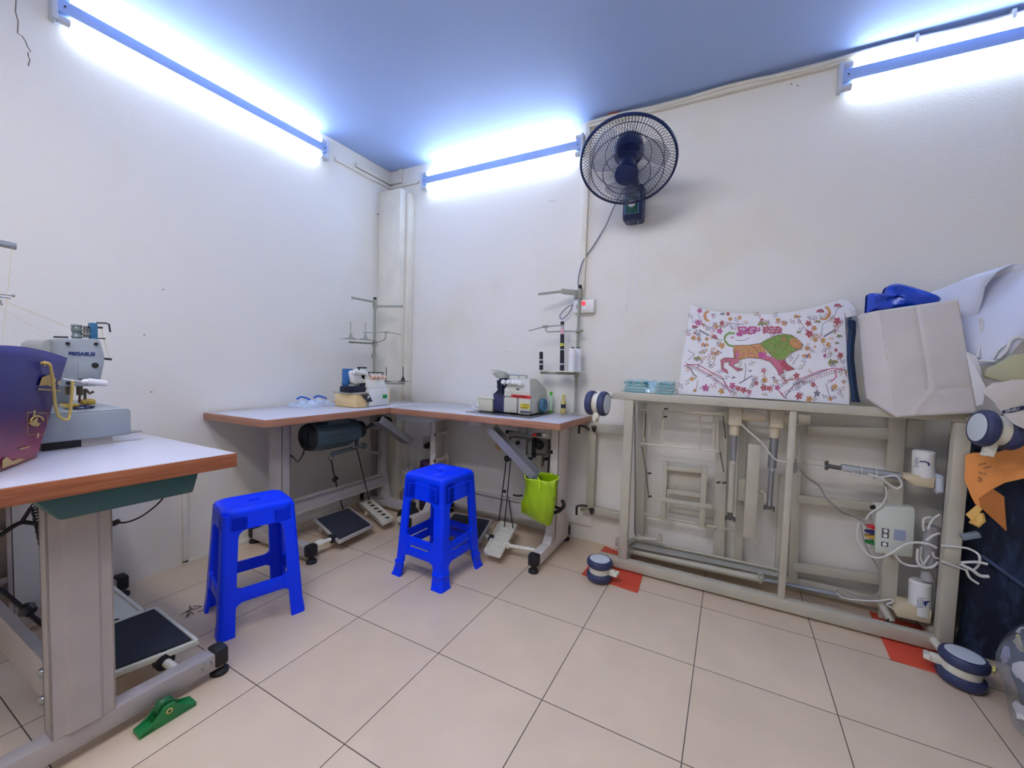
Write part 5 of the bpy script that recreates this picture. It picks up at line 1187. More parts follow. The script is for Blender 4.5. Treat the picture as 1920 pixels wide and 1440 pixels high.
# cables
def cable(pts, conv, y, r=.0035, mt=CABLEW, name='cable', par=None):
    ys = y if isinstance(y, (list, tuple)) else [y] * len(pts)
    m = MB(); m.tube(smooth_pts([bp(conv(*q), yy) for q, yy in zip(pts, ys)], 7), r, 7); return obj(name, m, mt, par or bed)
cable([(1030, 310), (1080, 360), (1160, 430), (1215, 500), (1260, 545), (1320, 556)], C8, 1.02, .0038)
cable([(60, 385), (110, 440), (180, 490), (230, 570), (310, 640), (400, 680), (440, 700)], R1, 1.03, .004, mat('grey_flex', (150, 148, 146), .5))
cable([(60, 385), (110, 445), (185, 500), (240, 585), (320, 655), (410, 690), (455, 720), (480, 760)], R1, 1.035, .003, mat('grey_flex', (0, 0, 0)))
cable([(560, 445), (620, 490), (660, 510), (690, 490), (675, 450), (640, 430), (560, 440), (480, 420)], R1, 1.02, .004)
cable([(590, 500), (595, 560), (560, 620), (500, 660), (470, 700)], R1, 1.03, .0035)
cable([(430, 720), (415, 800), (445, 870), (500, 925), (560, 935), (630, 905), (700, 860), (770, 842), (850, 850), (905, 875)], R1, [1.05, 1.04, 1.03, 1.02, 1.01, 1.0, 1.0, .99, .98, .975], .0045)
cable([(440, 730), (460, 840), (510, 940), (545, 1000), (560, 1080), (550, 1150), (500, 1175), (420, 1170), (330, 1135), (295, 1130), (310, 1160), (400, 1185), (560, 1190), (640, 1210)], R1, 1.03, .0028, mat('grey_flex', (0, 0, 0)))
cable([(290, 1150), (330, 1180), (420, 1195), (540, 1200), (620, 1190), (635, 1205), (600, 1225), (660, 1255), (730, 1262)], R1, 1.02, .0033)
cable([(650, 920), (690, 965), (750, 985), (815, 980), (860, 920)], R1, 1.0, .004)
cable([(825, 770), (825, 700), (870, 685)], R1, 1.0, .004); cable([(850, 760), (880, 700), (925, 670)], R1, .99, .004)
cable([(790, 880), (785, 950), (820, 995), (880, 990), (915, 960)], R1, .99, .0045); cable([(840, 830), (880, 800), (925, 785)], R1, .985, .0042); cable([(810, 870), (805, 940), (830, 985)], R1, 1.0, .0038); cable([(880, 900), (890, 930), (915, 940)], R1, .985, .004)
m = MB(); m.cyl(bp(R1(880, 740), 1.03), bp(R1(850, 980), 1.03), .022, .026, 16); m.cyl(bp(R1(840, 1010), 1.02), bp(R1(850, 1070), 1.02), .014, .022, 12); obj('cable_sleeve', m, mat('translucent_sleeve', (178, 178, 182), .35, alpha=.85), bed)
cable([(930, 955), (1010, 985), (1080, 1010)], R1, .922, .0036)
cable([(930, 860), (1040, 870), (1100, 880), (1160, 915), (1165, 970), (1130, 1010), (1090, 1000)], R1, [.922, .922, .92, .9, .9, .9, .9], .0036)
cable([(1050, 975), (1120, 1010), (1170, 1045), (1225, 1050)], R1, .885, .0055); cable([(1085, 1010), (1110, 1060), (1160, 1095)], R1, .885, .004)
cable([(1055, 965), (1150, 962), (1215, 975)], R1, .885, .0045)
m = MB(); m.bar(bp(R1(1055, 810), .90), bp(R1(1165, 790), .90), .02, .02, bev=.003); obj('cable_plug', m, mat('grey_plug', (120, 134, 146), .4), bed)
m = MB()
for v in (862, 975): m.bar(bp(R1(938, v), .923), bp(R1(1040, v + 8), .923), .002, .0025)
m.tube([bp(R6(150, 310), .95), bp(R6(180, 340), .96), bp(R6(130, 480), .96), bp(R6(110, 620), .95)], .004, 6); m.tube([bp(R6(100, 640), .95), bp(R6(130, 790), .96), bp(R6(80, 850), .95), bp(R6(80, 700), .95)], .005, 6); obj('cable_tie', m, mat('grey_flex', (0, 0, 0)), bed)

def caster(c, ax, r, body_dir, tab_dir, stem_to=None, lab=None):
    c, ax, bd, td = V(c), V(ax).normalized(), V(body_dir).normalized(), V(tab_dir).normalized()
    m = MB(); m.lathe([(r * .45, -.017), (r * .78, -.016), (r * .8, .016), (r * .45, .017)], c, ax, 24)
    m.bar(c + bd * r * .3, c + bd * r * 1.25, .03, .034, up=ax, bev=.005)
    if stem_to is not None: m.cyl(c + bd * r * 1.1, V(stem_to), .014, n=16)
    cs = obj('caster', m, OFFW, bed)
    for k in (-1, 1):
        m = MB(); m.lathe([(r * .5, .014), (r * .86, .014), (r * .97, .020), (r, .028), (r * .98, .040), (r * .9, .0475), (r * .8, .049), (r * .5, .047)], c, ax * k, 36); obj('wheel', m, NAVYR, cs)
        m = MB(); m.lathe([(0, .0505), (r * .55, .0505), (r * .76, .0495), (r * .79, .046), (r * .4, .044)], c, ax * k, 36, caps=False); obj('wheel_cap', m, mat('pale_cap', (204, 212, 218), .35), cs)
    m = MB(); m.bar(c + td * r * .55, c + td * r * 1.25, .02, .03, up=ax, bev=.004); m.bar(c + td * r * 1.2, c + td * r * 1.5, .045, .014, up=ax, bev=.003); obj('brake_pedal', m, OFFW, cs)
    return cs
c = oy((1120.5, 756), .845); caster(c, (1, -.1, 0), .061, (.0, .8, .6), (0, -.25, -1), (.335, .935, .886))
c = oz((1124, 1066), .056); caster((c.x, c.y, .056), (0, 0, 1), .0615, (.3, 1, 0), (1, -.1, 0), (.36, .945, .045))
c = oy((1868, 806), .83); caster(c, (1, .12, -.10), .062, (-.2, .9, .5), (-.25, -.15, -1), (1.625, .935, .886))
c = oz((1804, 1252), .056); caster((c.x, c.y, .056), (.05, 0, 1), .062, (-.3, 1, 0), (-1, .3, 0), (1.58, .945, .045))
# red-orange sheets under the frame feet
MATR = mat('red_orange_sheet', (208, 74, 50), .6)
for lab, P in (('red-orange sheet on the floor under the left lower caster', [(.262, .79), (.537, .765), (.52, 1.075), (.275, 1.165)]), ('red-orange sheet on the floor under the right lower caster', [(1.425, .80), (1.62, .79), (1.66, 1.12), (1.444, 1.145)])):
    m = MB(); m.prism([V((x, y, .0005)) for x, y in P], (0, 0, .0035), .0008); tag(obj('floor_mat', m, MATR), lab, 'mat', 'red-orange sheets under the bed frame')

# ================================================================== bags and packets on top of the bed frame
PN = V((0, -.97, .243)).normalized(); PP = V((1.0, 1.0, .9065))
def lp_(q, k=0.0): return opl(LI(*q), PP, PN) + PN * k
lb = thing('shopping_bag', 'white paper bag printed with a lion among flowers on the bed frame', 'bag', (.98, 1.05, .906))
outl = [(265, 150), (330, 178), (400, 197), (560, 222), (760, 235), (1000, 237), (1200, 213), (1400, 170), (1560, 122), (1645, 100), (1650, 270), (1662, 500), (1672, 700), (1690, 900), (1690, 1050), (1000, 1000), (150, 955), (170, 800), (185, 650), (215, 500), (238, 370)]
OP = [lp_(q) for q in outl]
lift = .9068 - min(p.z for p in OP)
m = MB(); m.prism([p + PN * .0015 for p in OP], (0, .05, .005)); bagf = obj('bag_body', m, PAPER, lb, angle=30)
inks = [mat('ink_magenta', (182, 78, 142), .6, var=.25, vscale=90), mat('ink_red', (170, 72, 90), .6, var=.25, vscale=90), mat('ink_orange', (196, 142, 92), .6, var=.25, vscale=90), mat('ink_olive', (150, 146, 88), .6, var=.25, vscale=90), mat('ink_grey', (118, 112, 132), .6, var=.2, vscale=90), mat('ink_green', (118, 152, 70), .6, var=.3, vscale=120), mat('ink_pink', (190, 104, 128), .6, var=.25, vscale=90), mat('ink_brown', (128, 92, 66), .6, var=.2)]
m = MB()
def flat(pts, k, ink):
    m.mi = ink
    try: m.face([lp_(q, k) for q in pts])
    except ValueError: pass
def line(pts, w, ink, k=.0022):
    pts = [V((p[0], p[1], 0)) for p in pts]; m.mi = ink
    for a, b in zip(pts, pts[1:]):
        d = (b - a); 
        if d.length < .1: continue
        d.normalize(); o = V((-d.y, d.x, 0)) * w / 2
        m.face([lp_((p.x, p.y), k) for p in (a - o, b - o, b + o, a + o)])
def ell(cx, cy, a, b, rot, ink, k=.0024, n=9):
    c, s = math.cos(rot), math.sin(rot)
    flat([(cx + a * math.cos(2 * PI * i / n) * c - b * math.sin(2 * PI * i / n) * s, cy + a * math.cos(2 * PI * i / n) * s + b * math.sin(2 * PI * i / n) * c) for i in range(n)], k, ink)
def flower(x, y, r, ink):
    r0 = random.uniform(0, 2)
    for i in range(5): ell(x + r * .6 * math.cos(r0 + i * 1.257), y + r * .6 * math.sin(r0 + i * 1.257), r * .5, r * .34, r0 + i * 1.257, ink, .0026 + .00005 * i, 7)
def wings(x, y, r, ink):
    a = random.uniform(-.6, .6)
    for s in (-1, 1): ell(x + s * r * .45, y - r * .2, r * .6, r * .3, a + s * .7, ink, .0027 + .0001 * s, 7)
    ell(x, y, r * .2, r * .45, a, 4, .003, 6)
def sprig(x, y, L, ang, ink, leaf):
    ex, ey = x + L * math.cos(ang), y + L * math.sin(ang)
    line([(x, y), ((x + ex) / 2 + L * .08, (y + ey) / 2), (ex, ey)], 3.2, ink)
    for i in range(4):
        t = .25 + .25 * i; s = -1 if i % 2 else 1
        ell(x + (ex - x) * t + s * 12 * math.sin(ang), y + (ey - y) * t - s * 10 * math.cos(ang), 10, 4, ang + s * .8, leaf, .0023 + .0001 * (i % 3), 6)
# vines
for pts, w, ink in (([(205, 705), (260, 690), (330, 690), (450, 760), (540, 800), (590, 880), (620, 945)], 9, 6), ([(230, 715), (265, 725), (290, 780), (310, 790)], 11, 4), ([(1050, 775), (1120, 830), (1250, 820), (1430, 745), (1560, 722), (1650, 740), (1668, 800)], 9, 6),
    ([(1110, 985), (1190, 875), (1330, 800), (1500, 735)], 8, 4), ([(1560, 740), (1575, 800), (1530, 840)], 12, 6), ([(1480, 860), (1500, 930), (1520, 1000)], 6, 4), ([(745, 840), (760, 740), (755, 680)], 6, 4), ([(580, 900), (560, 830), (470, 780), (400, 800)], 6, 4),
    ([(1060, 930), (1100, 980), (1130, 995)], 10, 6), ([(330, 240), (370, 330), (470, 370)], 5, 4), ([(1640, 160), (1580, 190), (1560, 250), (1450, 330), (1440, 440)], 5, 4), ([(1230, 280), (1300, 370), (1430, 450), (1480, 560), (1470, 640)], 5, 6), ([(560, 350), (640, 320), (740, 330)], 5, 4), ([(240, 560), (300, 600), (240, 650)], 5, 4), ([(700, 860), (800, 800), (820, 790)], 10, 4), ([(670, 470), (740, 475), (800, 445)], 5, 4), ([(340, 380), (430, 430)], 14, 4), ([(1460, 440), (1570, 375)], 14, 4), ([(500, 560), (545, 590)], 10, 4), ([(1240, 600), (1180, 690)], 6, 4), ([(330, 830), (310, 930)], 5, 4)):
    line(pts, w, ink)
# moons
for cx, cy, r, a0, a1 in ((430, 255, 52, 95, 260), (1460, 225, 66, -70, 120)):
    o_ = [(cx + r * math.cos(math.radians(a0 + (a1 - a0) * i / 12)), cy + r * math.sin(math.radians(a0 + (a1 - a0) * i / 12))) for i in range(13)]
    i_ = [(cx + (10 if a0 < 0 else 12) * (-1 if a0 < 0 else 1) + r * .74 * math.cos(math.radians(a0 + (a1 - a0) * i / 12)), cy + r * .74 * math.sin(math.radians(a0 + (a1 - a0) * i / 12))) for i in range(13)]
    for k in range(12): flat([o_[k], o_[k + 1], i_[k + 1], i_[k]], .0026, 2)
for x, y, r, ink in ((345, 205, 28, 0), (330, 312, 30, 0), (525, 390, 32, 0), (600, 235, 22, 1), (545, 315, 26, 1), (620, 280, 24, 2), (495, 350, 24, 2), (705, 268, 24, 2), (480, 440, 24, 1), (410, 460, 22, 2), (290, 450, 28, 2), (335, 455, 20, 2), (545, 520, 34, 2), (903, 285, 16, 1), (1050, 290, 26, 2), (1100, 320, 24, 2), (1320, 320, 32, 1), (1375, 365, 30, 2), (1330, 415, 40, 1), (1385, 465, 30, 2), (1455, 475, 30, 2), (1500, 510, 28, 2), (1310, 545, 28, 2), (1380, 530, 16, 2), (1580, 300, 42, 1), (1570, 560, 20, 1), (1610, 605, 30, 1), (1470, 610, 20, 0), (400, 900, 38, 0), (275, 820, 26, 2), (300, 925, 20, 2), (920, 745, 28, 6), (1215, 790, 34, 1), (930, 830, 32, 2), (855, 860, 24, 1), (1235, 975, 38, 1), (1330, 1000, 36, 2), (1400, 950, 34, 4), (1560, 890, 32, 2), (1520, 1000, 26, 2), (1365, 870, 28, 1), (540, 930, 34, 2), (640, 880, 36, 0), (690, 905, 30, 1), (740, 920, 34, 1), (790, 935, 28, 6), (920, 900, 34, 1), (970, 905, 30, 1), (1045, 900, 30, 0), (1640, 850, 16, 2), (300, 410, 14, 1), (460, 245, 14, 6)): flower(x, y, r * .84, ink); ell(x, y, r * .22, r * .2, 0, 3 if ink != 3 else 2, .0031, 6)
for i in range(34): flower(700 + (i % 12) * 16 + random.uniform(-6, 6), 362 + (i // 12) * 22 + random.uniform(-6, 6), 12, 0 if i % 3 else 1)
for i in range(30): flower(920 + (i % 10) * 17 + random.uniform(-6, 6), 358 + (i // 10) * 21 + random.uniform(-6, 6), 12, 1 if i % 3 else 6)
for x, y, r, ink in ((300, 355, 30, 1), (1430, 215, 38, 1), (1585, 165, 36, 1), (1220, 265, 36, 2), (1600, 440, 30, 3), (1410, 310, 30, 3), (1235, 405, 22, 3), (390, 520, 40, 2), (490, 595, 40, 2), (325, 640, 38, 3), (1310, 620, 46, 2), (1540, 675, 50, 3), (905, 330, 46, 3), (695, 420, 28, 0), (550, 240, 24, 4), (1580, 500, 22, 3), (640, 450, 16, 6), (650, 810, 18, 4), (1010, 810, 18, 4), (800, 750, 18, 4)): wings(x, y, r, ink)
random.seed(11)
for i in range(230):
    x = random.uniform(200, 1650); y = random.uniform(250, 1000)
    if x < 290 - (y - 150) * .135 or y > 930 + (x - 150) * .05: continue
    if 520 < x < 1290 and 400 < y < 790: continue
    if y < 250 + abs(x - 950) * .02: continue
    sprig(x, y, random.uniform(24, 58), random.uniform(0, 6.28), random.choice((4, 4, 6)), random.choice((3, 4, 4, 6, 2, 4)))
for x, y in ((560, 830), (700, 720), (790, 700), (1180, 660), (1300, 690), (1240, 740), (230, 880), (1600, 960), (1640, 990), (870, 560), (620, 700), (1250, 870), (480, 640), (430, 690)): sprig(x, y, 55, random.uniform(-2.6, -.6), 4, random.choice((3, 4)))
# the lion
flat([(660, 520), (780, 520), (890, 500), (930, 560), (950, 605), (900, 636), (860, 630), (780, 625), (700, 645), (655, 652), (648, 560)], .0034, 2)
flat([(655, 632), (704, 645), (690, 668), (645, 690), (658, 712), (735, 730), (690, 748), (610, 692), (618, 664), (560, 668), (556, 718), (592, 740), (600, 772), (545, 742), (536, 650), (570, 632)], .0036, 6)
flat([(900, 600), (1000, 622), (1050, 650), (1102, 645), (1132, 690), (1197, 730), (1130, 747), (1088, 722), (1105, 765), (1060, 778), (1028, 722), (980, 665), (900, 636), (870, 622)], .0036, 6)
flat([(1102, 645), (1132, 690), (1197, 730), (1130, 747), (1070, 690)], .0038, 1)
flat([(890, 505), (950, 468), (1040, 430), (1110, 420), (1170, 428), (1228, 466), (1236, 500), (1232, 552), (1150, 592), (1110, 645), (1050, 650), (1000, 624), (960, 578), (920, 540)], .0040, 5)
flat([(1150, 468), (1200, 452), (1232, 472), (1272, 515), (1256, 550), (1225, 554), (1185, 540), (1145, 500)], .0044, 2)
ell(1100, 460, 22, 15, .3, 2, .0046); ell(1212, 488, 7, 4, .3, 4, .0048); ell(1262, 512, 8, 6, .4, 4, .0048); line([(1222, 540), (1250, 538)], 4, 1, .0048)
line([(655, 530), (600, 515), (568, 470), (575, 430), (612, 405), (660, 412)], 17, 5, .0036); ell(705, 420, 28, 18, .1, 0, .004)
for i in range(40): ell(random.uniform(940, 1180), random.uniform(450, 600), 14, 4, random.uniform(0, 3), random.choice((5, 3, 5, 2)), .0042 + .0001 * (i % 4), 6)
for i in range(22): ell(random.uniform(670, 900), random.uniform(535, 615), 18, 4, random.uniform(-.6, 1.2), random.choice((2, 6, 3)), .0037 + .0001 * (i % 3), 6)
ell(905, 605, 38, 26, .2, 0, .0041); ell(680, 600, 22, 36, .1, 6, .0040)
for pts in ([(655, 520), (780, 518), (890, 502), (950, 466), (1040, 428), (1110, 418), (1170, 427), (1205, 450), (1234, 470), (1274, 514), (1256, 552), (1230, 555), (1150, 594), (1108, 645), (1134, 690), (1198, 731), (1128, 748), (1090, 724), (1104, 766), (1060, 780), (1026, 722), (980, 666), (900, 638), (780, 627), (704, 646), (690, 668), (648, 690), (660, 714), (735, 732), (688, 749), (608, 692), (618, 664), (560, 669), (556, 720), (592, 741), (600, 773), (543, 742), (534, 650), (570, 630), (655, 634), (648, 560), (655, 520)],
    [(1150, 468), (1145, 500), (1185, 540), (1225, 554)], [(1000, 622), (960, 578), (920, 540), (890, 505)], [(1050, 650), (1090, 724)], [(704, 646), (660, 632), (668, 560)], [(1085, 470), (1078, 450), (1100, 440), (1130, 450), (1128, 476), (1100, 480), (1085, 470)], [(1195, 478), (1215, 492), (1225, 484)], [(760, 530), (790, 560), (780, 610)], [(830, 525), (850, 560), (900, 600)]): line(pts, 4.5, 7, .0052)
for i in range(70):
    x0_, y0_ = random.uniform(930, 1190), random.uniform(440, 630)
    if (x0_ - 1060) ** 2 / 120 ** 2 + (y0_ - 535) ** 2 / 95 ** 2 > 1: continue
    line([(x0_, y0_), (x0_ - random.uniform(4, 14), y0_ + random.uniform(10, 24))], 3.5, random.choice((7, 3, 3, 2)), .0050)
for i in range(26):
    t_ = i / 25
    for (ax0, ay0, bx0, by0) in ((225, 690, 620, 930), (1090, 960, 1640, 730)):
        x0_, y0_ = ax0 + (bx0 - ax0) * t_, ay0 + (by0 - ay0) * t_ - 26 * math.sin(PI * t_)
        ell(x0_, y0_ - 9, 9, 5, 1.0, 6 if i % 2 else 1, .0029, 6); ell(x0_ + 4, y0_ + 10, 9, 4, -.8, 4, .0030, 6)
obj('printed_pattern', m, inks, bagf, label='printed lion and flower pattern')
m = MB(); m.prism([lp_(q) for q in ((1645, 102), (1690, 118), (1745, 180), (1762, 245), (1660, 268), (1648, 200))], (0, .03, 0), .001)
for q in ((1690, 135), (1690, 200), (1720, 215)): m.bar(lp_(q, .003), lp_((q[0] + 22, q[1] - 14), .003), .004, .001)
obj('folded_corner', m, PAPER, lb)
# navy strip between the bags
ns = thing('cloth_strip', 'dark navy cloth strip standing between the lion bag and the plain bag', 'cloth', (1.30, 1.0, .906))
def s_(q, y): return oy(LI(*q), y)
m = MB()
la = [(1690, 285), (1680, 380), (1672, 520), (1668, 640), (1680, 780), (1700, 900), (1712, 1020)]; ra_ = [(1752, 300), (1752, 400), (1738, 520), (1735, 640), (1752, 780), (1765, 900), (1790, 1030)]
m.loft([[s_(a, 1.01), s_(((a[0] + b[0]) / 2, a[1]), .99), s_(b, 1.01), s_(((a[0] + b[0]) / 2, a[1]), 1.04)] for a, b in zip(la, ra_)])
m.tube(smooth_pts([s_((1690, 380), 1.0), s_((1683, 320), 1.0), s_((1690, 280), 1.0), s_((1715, 265), 1.0)], 5), .004, 6)
obj('strip', m, mat('dark_navy_cloth', (22, 50, 86), .7, bump=.2), ns)

# ---- plain white paper bag hanging over the front rail
wb = thing('shopping_bag', 'creased plain white paper bag holding blue plastic on the bed frame', 'bag', (1.5, .95, .9))
def r3(u, v, y): return oy(R3(u, v), y)
BL, BR_, TR_, TL_ = r3(458, 1146, .885), r3(1030, 1115, .90), r3(895, 305, .95), r3(345, 385, .94)
TLb, BLb = r3(180, 428, 1.0), r3(240, 1012, .975)
TLm, BLm = r3(165, 500, .985), r3(215, 980, .97)
fn = (BR_ - BL).cross(TL_ - BL).normalized()
if fn.y > 0: fn = -fn
def front(u, v):
    p = BL.lerp(BR_, u).lerp(TL_.lerp(TR_, u), v)
    d = .006 * math.sin(PI * u) * math.sin(PI * v)
    d += -.0035 * math.exp(-((u - .47) / .03) ** 2) * (1 if v > .2 else 0) + .003 * math.exp(-((v - .52) / .02) ** 2) * (1 if u < .5 else .3)
    d += -.004 * math.exp(-((v - .22 - .0 * u) / .018) ** 2) * (1 if u > .55 else 0) + .003 * math.exp(-((v - (u - .2) * .7) / .03) ** 2) * (1 if .2 < u < .5 else 0)
    return p + fn * d
m = MB(); m.grid(front, 40, 40)
def gus(u, v):
    p = BL.lerp(BLb, u).lerp(TL_.lerp(TLb, u), v); d = .012 * math.sin(PI * u)
    d2 = -.004 * math.exp(-((v - .25) / .02) ** 2) - .004 * math.exp(-((v - .85) / .02) ** 2)
    return p + V((-1, -.3, 0)).normalized() * (d * (.3 + .7 * v) + d2)
m.grid(gus, 12, 30)
bk = V((.012, .05, .0))
m.grid(lambda u, v: BR_.lerp(BR_ + bk, u).lerp(TR_.lerp(TR_ + V((.0, .045, 0)), u), v), 4, 4)
m.grid(lambda u, v: BLb.lerp(BR_ + bk, u).lerp(TLb.lerp(TR_ + V((.0, .045, 0)), u), v), 8, 8)
m.face([BL, BR_, BR_ + bk, BLb])
bmesh.ops.remove_doubles(m.bm, verts=m.bm.verts, dist=.002)
obj('bag_body', m, PAPERG, wb, angle=25, solid=.0012)
bpz = thing('plastic_bag', 'bright blue plastic bag bulging from the top of the plain white bag', 'plastic bag', (1.42, 1.0, 1.28))
m = MB(); ol = [(245, 400), (250, 330), (262, 268), (345, 274), (362, 290), (385, 225), (435, 200), (500, 200), (620, 235), (765, 290), (735, 335), (560, 375), (350, 400)]
pts = [r3(*q, 1.0) for q in ol]; cc = sum(pts, V((0, 0, 0))) / len(pts)
lp0 = smooth_pts(pts + [pts[0]], 5)[:-1]
loops = []
for s, dy in ((1.0, 0), (.93, -.012), (.8, -.02), (.6, -.026), (.35, -.028), (.1, -.028)):
    loops.append([V((cc.x + (p.x - cc.x) * s, 1.0 + dy + .009 * math.sin(p.x * 55 * s + p.z * 40) * (1.1 - s), cc.z + (p.z - cc.z) * s)) for i, p in enumerate(lp0)])
m.loft(loops, caps=False)
loops2 = [[V((p.x, 2.03 - p.y, p.z)) for p in l] for l in loops]
m.loft(loops2, caps=False); bmesh.ops.remove_doubles(m.bm, verts=m.bm.verts, dist=.0005)
obj('film', m, mat('royal_blue_film', (14, 66, 190), .3, spec=.6), bpz, angle=30)

# ---- big white shopping bag lying with its mouth towards the room
sbg = thing('shopping_bag', 'large white shopping bag lying open-mouthed at the right picture edge', 'bag', (1.75, 1.0, 1.05))
def k1(u, v, y): return oy(K1(u, v), y)
rim = [k1(437, 380, 1.035), k1(520, 270, 1.04), k1(590, 190, 1.04), k1(680, 140, 1.05), k1(780, 97, 1.06), k1(900, 92, 1.06), k1(1100, 110, 1.05), k1(1300, 250, 1.0), k1(1250, 620, .93), k1(1060, 880, .92), k1(900, 1040, .92), k1(760, 1190, .925), k1(620, 1328, .93), k1(450, 1320, .96), k1(300, 1300, .99), k1(262, 1180, 1.01), k1(240, 1060, 1.03), k1(290, 900, 1.03), k1(350, 720, 1.03), k1(405, 540, 1.03)]
dv = V((-.16, .10, -.035))
cen = sum(rim, V((0, 0, 0))) / len(rim)
far = [cen + (p - cen) * .80 + dv for p in rim]
far = [V((p.x, min(p.y, 1.17), p.z)) for p in far]
mid = []
for i, (a, b) in enumerate(zip(rim, far)):
    p = a.lerp(b, .5); p = cen.lerp(p, 1) + (p - (cen + dv * .5)) * .06
    p.y = min(p.y, 1.16); mid.append(p)
m = MB(); m.loft([rim, [a.lerp(b, .5) for a, b in zip(rim, mid)], mid, far], caps=False)
vf = list(m.bm.verts)[-len(far):]; m.bm.faces.new(vf)
obj('bag_body', m, mat('white_coated_paper', (212, 216, 232), .45, var=.02), sbg, angle=28, solid=.0015)
m = MB(); m.tube(smooth_pts([k1(360, 765, .99), k1(390, 800, .995), k1(388, 920, .995), k1(378, 1050, .985), k1(355, 1180, .965), k1(345, 1250, .95)], 6), .005, 8); m.tube(smooth_pts([k1(545, 1260, .935), k1(600, 1160, .935), k1(720, 1070, .935)], 5), .0028, 6); m.tube(smooth_pts([k1(600, 1260, .925), k1(700, 1160, .92), k1(760, 1030, .92), k1(850, 990, .915), k1(920, 1010, .91)], 5), .0045, 8); m.tube(smooth_pts([k1(300, 1300, .94), k1(400, 1285, .935), k1(560, 1292, .925)], 5), .0045, 8)
obj('rope_handle', m, mat('white_rope', (220, 220, 222), .6), sbg)
# ---- small folded bag with dark name strip below it
fb = thing('folded_bag', 'folded white carrier bag with dark lettered strip above the right upper caster', 'bag', (1.72, .84, 1.0))
def k2(u, v, y): return oy(K2(u, v), y)
m = MB(); m.prism([k2(*q, .735) for q in ((400, 490), (530, 385), (720, 362), (780, 340), (1000, 338), (1000, 640), (640, 690), (540, 605))], (.01, .03, 0), .002); m.prism([k2(*q, .735) for q in ((540, 605), (640, 690), (1000, 640), (1000, 985), (800, 890), (640, 750))], (.01, .03, .0), .002)
fbo = obj('bag_body', m, PAPERG, fb)
SP = [k2(*q, .733) for q in ((648, 722), (760, 690), (1000, 640), (1000, 690), (760, 745), (652, 758))]
m = MB(); m.prism(SP, (0, .001, 0)); st = obj('name_strip', m, mat('navy_name_strip', (24, 32, 66), .5), fbo, label='dark navy lettered strip')
a = k2(682, 748, .7315); b = k2(900, 700, .7315)
tm = text_mesh('S\u00ceNSU', .012, a, b - a, V((0, 0, 1)), .0003, .0003); obj('lettering', tm, mat('pale_letters', (186, 192, 204), .5), st)
m = MB(); 
for dx in (0, 1, 2):
    m.prism([k2(205 + dx * 8, 0, .86 + dx * .012), k2(245 + dx * 40, 60, .86 + dx * .012), k2(440 + dx * 4, 420, .86 + dx * .012), k2(415, 640 - dx * 30, .86 + dx * .012), k2(330 + dx * 20, 665 - dx * 60, .86 + dx * .012)], (.004, .006, 0))
tag(obj('folded_paper_bag', m, PAPER), 'flattened white paper bags wedged behind the plain bag', 'bag')
bx_ = thing('small_box', 'pale yellow-green packet tucked under the large open bag', 'packet', (1.78, .95, 1.0))
m = MB(); m.prism([k2(*q, .86) for q in ((430, 300), (470, 210), (620, 160), (780, 40), (1000, 10), (1000, 350), (620, 355))], (.01, .05, 0), .004); obj('packet_body', m, mat('pale_olive_packet', (186, 184, 150), .5, var=.15), bx_)

# ---- teal packets
def packet(lab, q0, q1, yc, nl):
    a, b = oz(q0, .906), oz(q1, .906); x0, x1 = a.x, b.x
    t = thing('tissue_packet', lab, 'packet', ((x0 + x1) / 2, yc, .906), 'teal packets on the bed frame')
    LM = [mat('teal_sheet', (92, 172, 180), .45, var=.12), mat('pale_teal_sheet', (150, 206, 214), .4, var=.12), mat('deep_teal_sheet', (62, 138, 146), .5, var=.12)]
    m = MB(); z = .906
    for k in range(nl):
        m.mi = k % 3; ins = random.uniform(0, .012); h = .0052
        pts = []
        for i in range(9):
            s = i / 8; x = x0 + ins + (x1 - x0 - 2 * ins) * s
            pts.append(x)
        lo = [V((x, yc - .045 + random.uniform(-.004, .004), z + .003 * math.sin(i * 1.2 + k) * (k / nl))) for i, x in enumerate(pts)]
        poly = [(p.x, p.z) for p in lo] + [(p.x, p.z + h * .8) for p in lo[::-1]]
        m.prism([V((x, yc - .045 + random.uniform(-.003, .003), zz)) for x, zz in poly], (0, .09, 0))
        z += h
    obj('sheets', m, LM, t, angle=40)
    m = MB()
    def wf(u, v):
        s = min(u, 1 - u) * 6; e = min(1, s)
        return V((x0 - .008 + (x1 - x0 + .016) * u, yc - .052 + .104 * v + .004 * math.sin(u * 23), .9075 + (z - .904 + .004 * math.sin(u * 31 + v * 9)) * e * (1 if .04 < v < .96 else .05)))
    m.grid(wf, 30, 14); obj('wrapper', m, mat('clear_wrap', (206, 226, 232), .1, var=0, alpha=.32, spec=1.0), t, angle=15)
    return t
packet('teal sheets in clear wrapping, left packet at the left end of the bed frame', (1165, 735), (1207, 738), 1.0, 11)
packet('teal sheets in clear wrapping, right packet beside the lion bag', (1222, 740), (1262, 741), .99, 11)
m = MB(); x0 = oz((1200, 738), .906).x; x1 = oz((1228, 738), .906).x
m.grid(lambda u, v: V((x0 + (x1 - x0) * u, .955 + .085 * v, .908 + (.062 * (math.sin(PI * v) ** .5 if 0 < v < 1 else 0)) * (.75 + .25 * math.sin(u * 9 + v * 14)))), 16, 14)
tag(obj('plastic_film', m, mat('crinkled_blue_film', (176, 214, 232), .12, var=.2, vscale=60, alpha=.75, spec=.9), angle=12), 'crinkled clear film lying between the two teal packets', 'film')

